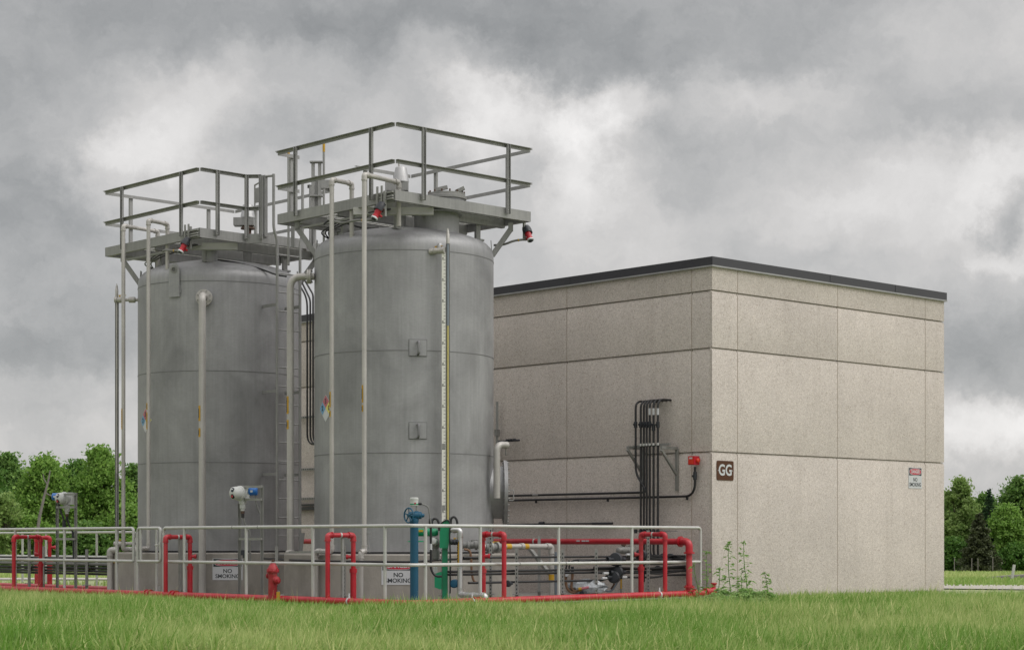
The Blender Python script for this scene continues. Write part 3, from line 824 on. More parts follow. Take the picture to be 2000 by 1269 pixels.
# ------------------------------------------------------------------ relief vents on the roofs
def relief_vent(c, px, y, ytop, ybot, label, rusty):
    q = at_px(px, y); zt = zy(ytop, y); zb = 5.50
    t = thing('relief_vent', q+Z*zb, label, 'vent')
    s = .122
    MB().lathe([(.06, zt-.55), (.06, zt-.42), (.12, zt-.42), (.12, zt-.40), (.09, zt-.38), (.09, zt-.3), (.07, zt-.28)], q, Z, 20).build('stand_pipe', M['rust' if rusty else 'strut'], t)
    MB().cyl(q+Z*zb, q+Z*(zt-.55), .075, 18).build('riser', M['steel'], t)
    MB().box(q-X*.06+Z*(zt-.30), (.34, .2, .13)).build('vent_body', M['steel'], t)
    MB().lathe([(.05, -.24), (s, -.23), (s*.98, -.205), (s*.68, -.015), (s*.5, 0), (.0, .0)], q+Z*zt, Z, 28).build('weather_hood', M['brightpipe'], t)
    MB().cyl(q-X*.03+Z*(zt-.01), q-X*.03+Z*(zt+.10), .012, 8).build('lift_rod', M['pipe'], t)
relief_vent(RC, 783, 28.4, 326, 370, 'aluminium cone hooded relief vent on the nearer right tank', False)
relief_vent(LC, 484, 31.9, 399, 450, 'grey relief vent with rusty base on the left tank', True)
# inspection hatch on the right deck
q = at_px(872, 28.3)+Z*(ZT+.09); MB().lathe([(.27, 0), (.27, .13)], q-Z*.12, Z, 36).build('roof_neck', M['tank'], tR); hq = thing('hatch', q, 'round grey bolted hatch cover lying on the right platform deck', 'hatch')
MB().lathe([(.30, 0), (.30, .04), (.28, .05), (.28, .085), (.05, .10)], q, Z, 36).build('cover', M['strut'], hq)
b_ = MB()
for k in range(14):
    aa = 2*math.pi*k/14; o = q+X*math.cos(aa)*.265+Y*math.sin(aa)*.265; b_.cyl(o+Z*.03, o+Z*.12, .014, 6)
b_.build('hatch_bolt', M['rust'], hq)
MB().bar(q-X*.16+Z*.13+Y*-.1, q+X*.02+Z*.17-Y*.1, .07, .05).bar(q+X*.14+Z*.09-Y*.15, q+X*.27+Z*.15-Y*.15, .07, .05).build('clamp_handle', M['strut'], hq)

# ------------------------------------------------------------------ red flame detectors under the platforms
def detector(q, aim, label, clip, hose):
    q = Vector(q); aim = Vector(aim).normalized(); K = .82
    t = thing('flame_detector', q, label, 'detector', 'red detectors under the platform corners')
    s = aim.cross(Z).normalized(); up = s.cross(aim).normalized()
    MB().lathe([(r_*K, l_*K) for r_, l_ in ((.052, -.11), (.058, -.105), (.058, .02), (.050, .035), (.050, .08), (.058, .085), (.058, .115))], q, aim, 20).build('body', M['red'], t)
    MB().lathe([(r_*K, l_*K) for r_, l_ in ((.0585, 0), (.062, .005), (.062, .03), (.03, .034))], q+aim*.115*K, aim, 20).build('lens_ring', M['signwhite'], t)
    MB().lathe([(r_*K, l_*K) for r_, l_ in ((.045, 0), (.04, .012), (.0, .015))], q+aim*.149*K, aim, 18).build('lens', M['glass'], t)
    MB().cyl(q-up*.037+aim*.025, q-up*.085+aim*.025, .021, 10).build('cable_gland', M['red'], t)
    # curved weather hood: sector of a shell
    hd = MB(); n = 10; vs = []
    for i, (l, r) in enumerate(((-.175, .062), (-.13, .076), (-.08, .082), (-.02, .080))):
        for k in range(n+1):
            a = R_(-20+220*k/n); e = s*math.cos(a)+up*math.sin(a)
            vs += [q+aim*l*K+e*r*K, q+aim*l*K+e*(r+.008)*K]
    fs = []; w = 2*(n+1)
    for i in range(3):
        for k in range(n):
            b = i*w+2*k
            fs += [(b, b+2, b+w+2, b+w), (b+1, b+w+1, b+w+3, b+3)]
    for k in range(n): fs += [(2*k, 2*k+1, 2*k+3, 2*k+2), (3*w+2*k, 3*w+2*k+2, 3*w+2*k+3, 3*w+2*k+1)]
    hd.add(vs, fs); hd.lathe([(r_*K, l_*K) for r_, l_ in ((.066, -.18), (.066, -.17))], q, aim, 16)
    hd.build('weather_hood', M['blackm'], t)
    cl = MB()
    cl.box(Vector(clip)+Z*-.02, (.035, .035, .36), FR); cl.bar(Vector(clip)-Z*.1, q-aim*.13, .04, .03)
    cl.build('mounting_strut', M['strut'], t)
    MB().tube(arc([q-up*.09+aim*.03]+[Vector(h) for h in hose], .08), .017, 8).build('flexible_conduit', M['flex'], t)
    hz = [Vector(h) for h in hose]
    MB().cyl(hz[0]*.55+hz[1]*.45, hz[0]*.45+hz[1]*.55, .021, 10).build('conduit_tag', M['yellow'], t)
def px3(px, py, y): return W(px, py, y)
p_ = on_u(741, uR-1.47); y = p_.y
detector(px3(738, 414, y), (-.42, -.25, -.8), 'red detector with black hood under the near corner of the right platform', px3(752, 395, y+.05), [px3(722, 430, y), px3(695, 430, y+.1), px3(668, 436, y+.5), px3(640, 428, y+1)])
p_ = on_u(358, uL-1.47); y = p_.y
detector(px3(359, 481, y), (-.40, -.3, -.8), 'red detector with black hood under the near corner of the left platform', px3(372, 462, y+.05), [px3(345, 490, y), px3(335, 489, y+.1), px3(322, 488, y+.3), px3(318, 491, y+.5)])
y = 28.95
detector(px3(1032, 458, y), (.28, -.45, -.85), 'red detector hanging alone under the far right corner of the right platform', px3(1024, 444, y+.02), [px3(1022, 468, y), px3(1003, 470, y), px3(985, 478, y), px3(965, 479, y+.1)])
# black cable loops over the domes
for c, y_, lab, pts in ((RC, 28.2, 'black cable looping under the right platform', ((632, 438), (645, 428), (665, 431), (690, 441), (716, 447), (740, 445))),
                   (LC, 31.2, 'black cable lying along the left tank dome edge', ((425, 507), (452, 511), (480, 517), (512, 526), (540, 537), (560, 540)))):
    MBx = MB().tube(arc([W(px, py, y_+(.0 if c is RC else .0)) for px, py in pts], .1), .014, 8)
    tag(MBx.build('cable', M['black']), lab, 'cable')
# antenna wires / small brackets at far side of left platform
MBb = MB()
for k, (px, py) in enumerate(((598, 492), (607, 497), (590, 500))): MBb.box(W(px, py+10, 33), (.05, .05, .3))
# ------------------------------------------------------------------ enclosure railing
RU, RV0 = -6.0, 0.0          # left run plane u, right run plane v
RZ, MZ, RR = 1.062, .545, .0235
def rail_part(name, pts, par, r=RR, m='galv', bend=.07):
    return MB().tube(arc(pts, bend), r, 12).build(name, M[m], par)
def post(px, plane, par, z1=RZ, z0=-.1):
    q = on_u(px, RU) if plane == 'u' else on_v(px, RV0)
    return MB().cyl(q+Z*z0, q+Z*z1, RR*.98, 12).build('post', M['galv'], par)
corner = P(RU, RV0)
# main run: from the gate round the corner to the building
q0 = on_u(320, RU); q1 = on_v(1368, RV0)
rl = thing('guard_rail', corner, 'long grey pipe guard rail bent round the corner in front of the right tank', 'railing', 'pipe guard rails of the enclosure')
fr1 = MB().tube(arc([q0+Z*-.1, q0+Z*RZ, corner+Z*RZ, q1+Z*RZ, q1+Z*-.1], .06, 6), RR, 12).build('top_rail', M['galv'], rl)
rail_part('mid_rail', [q0+Z*MZ, corner+Z*MZ, q1+Z*MZ], rl)
for px in (360, 481, 611, 752): post(px, 'u', rl)
for px in (831, 938, 1091, 1234): post(px, 'v', rl)
jt = MB()
for a_, b_ in ((on_u(455, RU), 0), (on_u(505, RU), 0), (on_v(1014, 0), 1), (on_v(1104, 0), 1)):
    d_ = V if b_ == 0 else U
    for zz in ((RZ,) if b_ == 0 else (MZ,)): jt.cyl(a_+Z*zz-d_*.008, a_+Z*zz+d_*.008, RR*1.15, 12)
jt.build('tie_wrap', M['strut'], rl)
# gate
g0, g1 = on_u(269, RU), on_u(314, RU)
gt = thing('pipe_gate', (g0+g1)/2, 'small grey pipe swing gate between the two guard rails', 'gate')
rail_part('gate_frame', [g0+Z*-.1, g0+Z*RZ, g1+Z*RZ, g1+Z*MZ, g0+Z*MZ], gt, bend=.06)
s0 = on_u(276, RU-.0)
MB().cyl(on_u(275, RU)+Z*MZ, on_u(275, RU)+Z*RZ, RR*.9, 12).build('gate_stile', M['galv'], gt)
MB().cyl(on_u(306, RU+.1)+Z*-.1, on_u(306, RU+.1)+Z*RZ*.98, RR*.9, 12).build('latch_post', M['galv'], gt)
MB().box(g1+Z*.80, (.05, .05, .09), FR).cyl(g1+Z*.80-U*.04, g1+Z*.80+V*.1-U*.04, .01, 8).build('latch', M['galv'], gt)
for zz in (.66, .95): MB().cyl(g0+V*.04+Z*(zz-.04), g0+V*.04+Z*(zz+.04), .022, 10).build('hinge', M['strut'], gt)
MB().cyl(on_u(309, RU+.15)+Z*-.1, on_u(309, RU+.15)+Z*.16, .03, 12).build('gate_stop', M['galv'], gt)
# left run
e0 = on_u(261, RU); e1 = P(RU, (on_u(0, RU)-C0).dot(V)+4.5)
l2 = thing('guard_rail', (e0+e1)/2, 'grey pipe guard rail running out of the left edge of the picture', 'railing', 'pipe guard rails of the enclosure')
MB().tube(arc([e0+Z*MZ, e0+Z*RZ, e1+Z*RZ], .06), RR, 12).build('top_rail', M['galv'], l2)
rail_part('mid_rail', [e0+Z*MZ, e1+Z*MZ], l2)
for px in (228, 126, 30): post(px, 'u', l2)
for dv in (1.5, 3.6):
    q = P(RU, (on_u(0, RU)-C0).dot(V)+dv); MB().cyl(q-Z*.1, q+Z*RZ, RR, 12).build('post', M['galv'], l2)
# rail along the far side of the enclosure
BU = -2.2
b0 = P(BU, (on_u(262, BU)-C0).dot(V)); b1 = P(BU, b0.dot(V)-C0.dot(V)+10)
bu0 = on_u(264, BU); bu1 = P(BU, (bu0-C0).dot(V)+7.5)
l3 = thing('guard_rail', (bu0+bu1)/2, 'grey pipe guard rail on the far side behind the left conduit rack', 'railing', 'pipe guard rails of the enclosure')
zt_ = RZ-.03
MB().tube(arc([bu0+Z*-.1, bu0+Z*zt_, bu1+Z*zt_], .06), RR, 12).build('top_rail', M['galv'], l3)
rail_part('mid_rail', [bu0+Z*MZ, bu1+Z*MZ], l3)
for px in (189, 90, 44):
    q = on_u(px, BU); MB().cyl(q-Z*.1, q+Z*zt_, RR, 12).build('post', M['galv'], l3)

# ------------------------------------------------------------------ red fire water piping
GU, GV = RU-.10, RV0-.10
gr = .047; gz = .045
gA = P(GU, (on_u(0, GU)-C0).dot(V)+5, gz+.0); gC = P(GU, GV, gz); gB = on_v(1378, GV)+Z*(gz+.03)
fm = thing('fire_main', gC, 'red fire water main lying in the grass along the foot of the rail', 'pipe')
MB().tube(arc([gA, gC, gB], .12, 6), gr, 14).build('pipe_run', M['red'], fm)
cl = MB()
for q, d_ in ((on_v(922, GV)+Z*gz, U), (on_v(1288, GV)+Z*(gz+.02), U), (on_u(682, GU)+Z*gz, V)):
    cl = MB(); cl.tube([q-Z*.02+d_*.0+Vector((0, -.05, 0)), q+Z*gr*1.2, q+Z*.11], .012, 8); cl.cyl(q-d_*.012, q+d_*.012, gr*1.14, 14)
    cl.build('pipe_strap', M['signwhite'], fm)
fl = MB()
for q, d_ in ((on_u(290, GU)+Z*gz, V), (on_u(340, GU)+Z*gz, V), (on_v(1352, GV)+Z*(gz+.03), U), (on_v(930, GV)+Z*gz, U)):
    fl = MB()
    for s in (-1, 1): fl.cyl(q+d_*(s*.05-.012), q+d_*(s*.05+.012), gr*1.5, 16)
    fl.cyl(q-d_*.05, q+d_*.05, gr*1.2, 14)
    fl.build('coupling', M['red'], fm)
# end cap and little hydrant stub against the building corner
q = on_v(1384, GV)+Z*.10
st = MB().cyl(q-U*.08, q+U*.14, .055, 14); st.lathe([(.03, 0), (.03, .09), (.05, .11), (.05, .125), (.02, .13)], q+U*.12, Z, 14)
st.build('drain_tee', M['red'], fm)
# riser at the wall and the long header behind it
rp = on_v(1346, GV); hz_ = zy(1057, rp.y)
hu = (rp-C0).dot(U)
hd = thing('red_header', rp, 'thick red header pipe rising at the building corner and running along the wall', 'pipe')
MB().tube(arc([rp+Z*.02, rp+Z*hz_, P(hu, 9.9, hz_)], .13, 8), .046, 16).build('pipe_run', M['red'], hd)
el = MB().tube(arc([rp+Z*(hz_-.17), rp+Z*hz_, P(hu, GV+.17, hz_)], .13, 8), .056, 16)
for zz in (hz_-.17, .17, .12): el.cyl(rp+Z*(zz-.012), rp+Z*(zz+.012), .082, 16)
el.cyl(P(hu, GV+.16, hz_), P(hu, GV+.185, hz_), .082, 16)
el.cyl(rp+Z*.0, rp+Z*.18, .06, 16)
el.build('elbow', M['red'], hd)
bo = MB()
for k in range(4):
    aa = math.pi/4+k*math.pi/2
    o = rp+X*math.cos(aa)*.068+Y*math.sin(aa)*.068; bo.cyl(o+Z*.09, o+Z*.20, .011, 6)
bo.build('flange_bolt', M['red'], hd)
w = on_u(1136, (rp-C0).dot(U)); tx = MB()
for k, px in enumerate((1129, 1139.5, 1147)):
    q = on_u(px, hu-.0475); tx.box(q+Z*(hz_+.01), (.003, (.07, .075, .07)[k], .022), FR)
tx.build('pipe_stencil', M['signwhite'], hd)
MB().cyl(on_u(1045, hu)+Z*hz_-V*.015, on_u(1045, hu)+Z*hz_+V*.015, .052, 16).build('clamp', M['galv'], hd)

def hop(px0, px1, ytop, plane, label, lug_px=1, thick_z=.42, prop=True):
    """red pipe that hops over the guard rail's foot: outside leg, crossover, inside leg"""
    if plane == 'u':
        a = on_u(px0, GU); k = (px1-CX)/F
        b = None
        # march along U from a until it reaches px1
        s = (k*a.y-a.x)/(U.x-k*U.y); b = a+U*s; d_ = U
    else:
        b = on_v(px1, GV); k = (px0-CX)/F
        s = (k*b.y-b.x)/(V.x-k*V.y); a = b+V*s; d_ = (b-a).normalized()
    zt = zy(ytop, a.y)
    out, ins = (a, b) if plane == 'u' else (b, a)
    t = thing('deluge_pipe', (a+b)/2, label, 'pipe', 'red pipes hopping over the foot of the guard rail')
    MB().tube(arc([a+Z*.02, a+Z*zt, b+Z*zt, b+Z*.02], .055), .033, 14).build('pipe_run', M['red'], t)
    for p, e in ((a, 1), (b, -1)):
        pp = p+Z*zt; dd = (b-a).normalized()*e
        m = MB().tube(arc([pp-Z*.075, pp, pp+dd*.075], .055), .040, 14)
        m.cyl(pp-Z*.085, pp-Z*.065, .046, 14); m.cyl(pp+dd*.065, pp+dd*.085, .046, 14)
        m.build('elbow', M['red'], t)
    m = MB().cyl(ins+Z*.02, ins+Z*thick_z, .042, 14).cyl(ins+Z*thick_z, ins+Z*(thick_z+.06), .052, 14)
    m.build('union', M['red'], t)
    lg = ins+Z*(zt-.30)
    MB().cyl(lg, lg+X*.10*lug_px, .024, 12).cyl(lg+X*.07*lug_px, lg+X*.10*lug_px, .034, 12).build('side_plug', M['red'], t)
    mid = (a+b)/2+Z*zt; dd = (b-a).normalized()
    MB().cyl(mid-dd*.012, mid+dd*.012, .037, 14).build('clamp', M['galv'], t)
    if prop: MB().box((a+b)/2+dd*.03+Z*(zt/2-.02)+Y*.03, (.035, .035, zt), FR).build('support_strut', M['strut'], t)
    return t
hop(323.5, 371, 1048, 'u', 'red hop-over pipe just right of the pipe gate')
hop(640, 690, 1044.5, 'u', 'red hop-over pipe in front of the right tank beside the right plinth sign', -1)
hop(943, 984.5, 1043, 'v', 'red hop-over pipe between the silver pipe and the long red header', prop=False)
hop(1252, 1299, 1043, 'v', 'red hop-over pipe in front of the black conduit bundle', -1, prop=False)
hop(27, 79, 1048, 'u', 'red hop-over pipe near the left edge of the picture', -1)
# further one, standing inside the enclosure
a = at_px(71, 36.2); b = at_px(97, 36.2); zt = zy(1049.5, 36.2)
t = thing('deluge_pipe', (a+b)/2, 'smaller red pipe loop standing behind the leftmost red hop-over pipe', 'pipe', 'red pipes hopping over the foot of the guard rail')
MB().tube(arc([a+Z*-.05, a+Z*zt, b+Z*zt, b+Z*-.05], .05), .036, 12).build('pipe_run', M['red'], t)
MB().cyl(b+Z*-.05, b+Z*.45, .05, 14).cyl(b+Z*.45, b+Z*.5, .058, 14).build('union', M['red'], t)
MB().cyl(b+Z*.74, b+Z*.74+X*.13, .026, 10).cyl(b+Z*.74+X*.09, b+Z*.74+X*.13, .038, 10).build('side_plug', M['red'], t)
MB().tube(arc([a+Z*(zt-.08), a+Z*zt, a+Z*zt+X*.08], .05), .045, 12).tube(arc([b+Z*(zt-.08), b+Z*zt, b+Z*zt-X*.08], .05), .045, 12).build('elbow', M['red'], t)
# red pipe lying behind the left rack
bp0, bp1 = on_u(218, -4.75), on_u(-60, -4.75)
tag(MB().tube([bp0+Z*.02, bp1+Z*.02], .065, 14).build('red_pipe', M['red']), 'thick red pipe lying on the ground behind the left conduit rack', 'pipe')
# red pipe stub seen between the tanks is the same header

# ------------------------------------------------------------------ hydrant
hq = at_px(533, 26.9); h0 = -.08
hy = thing('fire_hydrant', hq+Z*h0, 'weathered red fire hydrant in the grass before the plinths', 'hydrant')
s_ = 26.9/F
def hzv(py): return zy(py, 26.9)
MB().lathe([(.085, h0), (.085, h0+.02), (.068, h0+.03), (.064, hzv(1120)), (.066, hzv(1118)), (.088, hzv(1116.5)), (.090, hzv(1113)), (.080, hzv(1112)), (.074, hzv(1109)), (.056, hzv(1104)), (.042, hzv(1101.5)), (.038, hzv(1099)), (.0, hzv(1098.5))], hq, Z, 28).build('barrel', M['hydrant'], hy)
MB().lathe([(.024, 0), (.022, .035), (.018, .037), (.0, .038)], hq+Z*hzv(1097), Z, 5).build('operating_nut', M['rust'], hy)
pd_ = Vector((.62, -.70, -.32)).normalized()
o = hq+Z*hzv(1128)
MB().lathe([(.045, 0), (.045, .075), (.058, .08), (.058, .10), (.05, .105), (.046, .135), (.025, .145), (.018, .15), (.018, .17)], o, pd_, 20).build('pumper_cap', M['hydrant'], hy)
for s in (-1, ):
    sd = Vector((-.8, .5, 0)).normalized()
    MB().lathe([(.035, 0), (.035, .07), (.042, .075), (.042, .095), (.025, .11)], o+Z*.03, sd, 16).build('hose_cap', M['hydrant'], hy)
bo = MB()
for k in range(8):
    aa = 2*math.pi*k/8; q = hq+X*math.cos(aa)*.080+Y*math.sin(aa)*.080; bo.cyl(q+Z*hzv(1117.5), q+Z*hzv(1110.5), .009, 6)
bo.build('bonnet_bolt', M['hydrant'], hy)
ch = MB().tube(arc([o+pd_*.12-Z*.06, o+pd_*.1-Z*.17, o-Z*.22+pd_*.06, o-Z*.12+pd_*.02], .05), .006, 6); ch.build('cap_chain', M['rust'], hy)
q = at_px(543.5, 26.6); tag(MB().box(q+Z*(zy(1166, 26.6)), (.048, .03, .16)).build('marker_stake', M['yellow']), 'short yellow marker stake beside the red fire hydrant', 'stake')

# ------------------------------------------------------------------ blue post with handwheel
bq = at_px(809, 25.45); yb = 25.45
bl = thing('indicator_post', bq, 'teal blue valve post with handwheel and white sensor head', 'valve post')
MB().cyl(bq+Z*-.1, bq+Z*zy(1019, yb), .056, 20).build('post', M['blue'], bl)
hdm = MB().lathe([(.05, 0), (.062, .01), (.062, .05), (.05, .06), (.05, .10)], bq+Z*zy(1020, yb), Z, 18)
hdm.build('collar', M['blue'], bl)
o = bq+Z*zy(1006, yb)
MB().lathe([(.03, -.09), (.05, -.08), (.052, -.02), (.06, -.015), (.06, .035), (.05, .04), (.05, .075), (.028, .085), (.024, .115), (.0, .12)], o+X*.02, X, 18).build('gear_case', M['blue'], bl)
wh = MB(); wc = o-X*.068-Y*.075; wn = Vector((-.75, -.66, 0)).normalized(); we = Z.cross(wn)
wh.tube([wc+(we*math.cos(k*math.pi/12)+Z*math.sin(k*math.pi/12))*.098 for k in range(24)], .011, 8, closed=True)
for k in range(5):
    aa = k*2*math.pi/5+.3; wh.cyl(wc, wc+(we*math.cos(aa)+Z*math.sin(aa))*.092, .008, 6)
wh.cyl(wc-wn*.02, wc+wn*.02, .022, 10); wh.cyl(wc, wc-wn*.12, .014, 8)
wh.build('handwheel', M['blue'], bl)
MB().cyl(bq+Z*zy(1000, yb)+X*.03, bq+Z*zy(985, yb)+X*.03, .008, 8).build('sensor_stem', M['strut'], bl)
so = bq+Z*zy(979, yb)+X*.0
sn = MB().lathe([(.05, -.06), (.056, -.055), (.056, .02), (.058, .022), (.058, .045), (.05, .055), (.0, .056)], so, Z, 20).build('sensor_head', M['white'], bl)
MB().lathe([(.0565, -.045), (.0575, -.043), (.0575, -.03), (.0565, -.028)], so, Z, 20).build('sensor_band', M['green'], sn)
MB().box(so-Y*.056+Z*-.025+X*.015, (.02, .006, .022)).build('sensor_badge', M['signred'], sn)
MB().cyl(so+X*.05-Z*.03, so+X*.10-Z*.03, .018, 10).build('gland', M['black'], sn)
MB().tube(arc([so+X*.09-Z*.03, so+X*.19-Z*.06, W(840, 1012, yb), W(842, 1024, yb)], .12, 8), .010, 8).build('flexible_conduit', M['flex'], bl)

# ------------------------------------------------------------------ black riser, green breakaway arm and its box
yk = 25.75
q = at_px(841, yk)
t = pipe('black_riser', 'black conduit riser with white tag between the blue post and green column', [W(863, 1125, yk), W(850, 1125, yk), W(841.5, 1112, yk), W(841.5, 1012, yk)], .016, 'black', cat='conduit', fit=None)
MB().cyl(W(841.5, 1073, yk), W(841.5, 1061, yk), .019, 10).build('cable_tag', M['signwhite'], t)
MB().lathe([(.02, 0), (.03, .02), (.03, .07), (.018, .09)], W(841.5, 1024, yk), Z, 12).build('seal_fitting', M['blackm'], t)
MB().tube(arc([W(843, 1020, yk), W(845, 1013, yk), W(853, 1012, yk), W(858, 1022, yk), W(858, 1036, yk)], .06), .016, 8).build('hose_loop', M['black'], t)
yg2 = 26.15
gq = thing('loading_column', at_px(870, yg2), 'bright green steel column with wedge hood and black hose loop', 'column')
cm = MB(); cx_ = at_px(872, yg2)
cm.box(cx_+Z*(zy(1042, yg2)/2-.05)+X*-.02, (.075, .008, zy(1042, yg2)+.1)); cm.box(cx_+X*.045+Y*.0+Z*(zy(1042, yg2)/2-.05), (.008, .10, zy(1042, yg2)+.1)); cm.box(cx_+X*-.055+Y*.05+Z*(zy(1042, yg2)/2-.05), (.008, .10, zy(1042, yg2)+.1))
cm.build('post', M['green'], gq)
def pxpoly(ps, y): return [((px-CX)/F*y, zy(py, y)) for px, py in ps]
MB().prism(pxpoly([(859, 1070), (859, 1024), (864, 1019), (874, 1015.5), (880, 1020), (880, 1042), (875, 1070)], yg2), X, Z, Vector((0, yg2-.06, 0)), Y, .14).build('wedge_hood', M['green'], gq)
MB().tube(arc([W(861, 1022.5, yg2-.08), W(868, 1016, yg2-.08), W(876, 1014.5, yg2-.08), W(880, 1024, yg2-.08), W(878, 1042, yg2-.08), W(880, 1100, yg2-.08), W(879, 1158, yg2-.08)], .05), .010, 8).build('edge_trim', M['black'], gq)
MB().tube(arc([W(880, 1026, yg2), W(881, 1011, yg2), W(888, 1008, yg2), W(893, 1016, yg2), W(893, 1030, yg2)], .08), .017, 10).build('hose_loop', M['black'], gq)
gb = MB().prism(pxpoly([(849, 1120), (860, 1116), (863, 1116), (863, 1150), (859, 1150), (849, 1146)], yg2), X, Z, Vector((0, yg2-.05, 0)), Y, .12); gb.build('junction_box', M['green'], gq)
cn = MB().lathe([(.03, -.16), (.05, -.155), (.055, -.14), (.055, .10), (.045, .13), (.03, .14)], W(836, 1039, yg2+.1), X, 20)
ca = cn.build('canister', M['green'], gq)
MB().box(W(822, 1036, yg2+.04), (.06, .004, .03)).build('warning_decal', M['yellow'], ca)
MB().lathe([(.02, -.01), (.115, -.008), (.115, .0), (.1, .008), (.02, .01)], W(812, 1056.5, yg2), Z, 20).build('mounting_plate', M['green'], gq)
# wrapped meter between
mt = thing('wrapped_meter', W(850, 1075, 26.3), 'plastic wrapped pressure fitting left of the green column', 'fitting')
MB().lathe([(.03, -.13), (.06, -.11), (.07, -.02), (.05, .03), (.075, .08), (.06, .15), (.035, .18)], W(850, 1075, 26.3), Z, 14).build('body', M['flex'], mt)
MB().lathe([(.045, -.03), (.045, .05), (.02, .06)], W(849, 1057, 26.2), Vector((-.3, -.9, .2)), 12).build('dial', M['white'], mt)
MB().cyl(W(850, 1100, 26.3), W(850, 1118, 26.3), .03, 12).build('lower_stub', M['white'], mt)
tag(MB().lathe([(.05, -.05), (.06, -.04), (.06, .04), (.045, .055), (.0, .06)], W(888, 1139, 26.1), Vector((-.2, -1, 0)), 18).build('blue_motor', M['blue']), 'round blue grey motor end right of the green column foot', 'motor')
gv = valve('ball_valve', 'black and yellow valve on the silver pipe', W(888, 1058, 26.05), X, .03, 'blackm', 'yellow', .11)
MB().lathe([(.022, 0), (.03, .004), (.03, .04), (.022, .044)], W(893, 1058, 26.05), X, 12).build('yellow_collar', M['yellow'], gv)
# silver pipe
ys = 26.05; e0 = W(898, 1161, ys)
sv = [W(881, 1034.5, ys+.05), W(898.5, 1034.5, ys), W(898.5, 1160.5, ys)]
k = (948-CX)/F; s = (k*sv[2].y-sv[2].x)/(-V.x+k*V.y); en = sv[2]-V*s
pipe('silver_pipe', 'shiny silver pipe dropping behind the rail and poking out over the red main', sv+[en, en-Z*.12], .036, 'brightpipe', bend=.06,
     marks=[(sv[2], zy(1101, ys), zy(1057, ys))], clamps=[(sv[2]-V*(s*.55), V)])
# brown hose
pipe('brown_hose', 'short brown hose bending down beside the silver pipe', [W(906, 1072, 26.9), W(918, 1074, 26.9), W(921, 1096, 26.9), W(921, 1120, 26.9), W(926, 1136, 26.9), W(936, 1138, 26.9)], .017, 'hose', cat='hose', fit=None, bend=.08)
vt = valve('flanged_valve', 'cluster of grey flanged valves above the right plinth edge behind the silver pipe', W(922, 1064, 27.4), X, .038, 'flex', 'flex', .3)
MB().lathe([(.07, -.02), (.07, .02)], W(930, 1064, 27.4), X, 14).lathe([(.07, -.02), (.07, .02)], W(916, 1066, 27.4), X, 14).build('flange', M['flex'], vt)

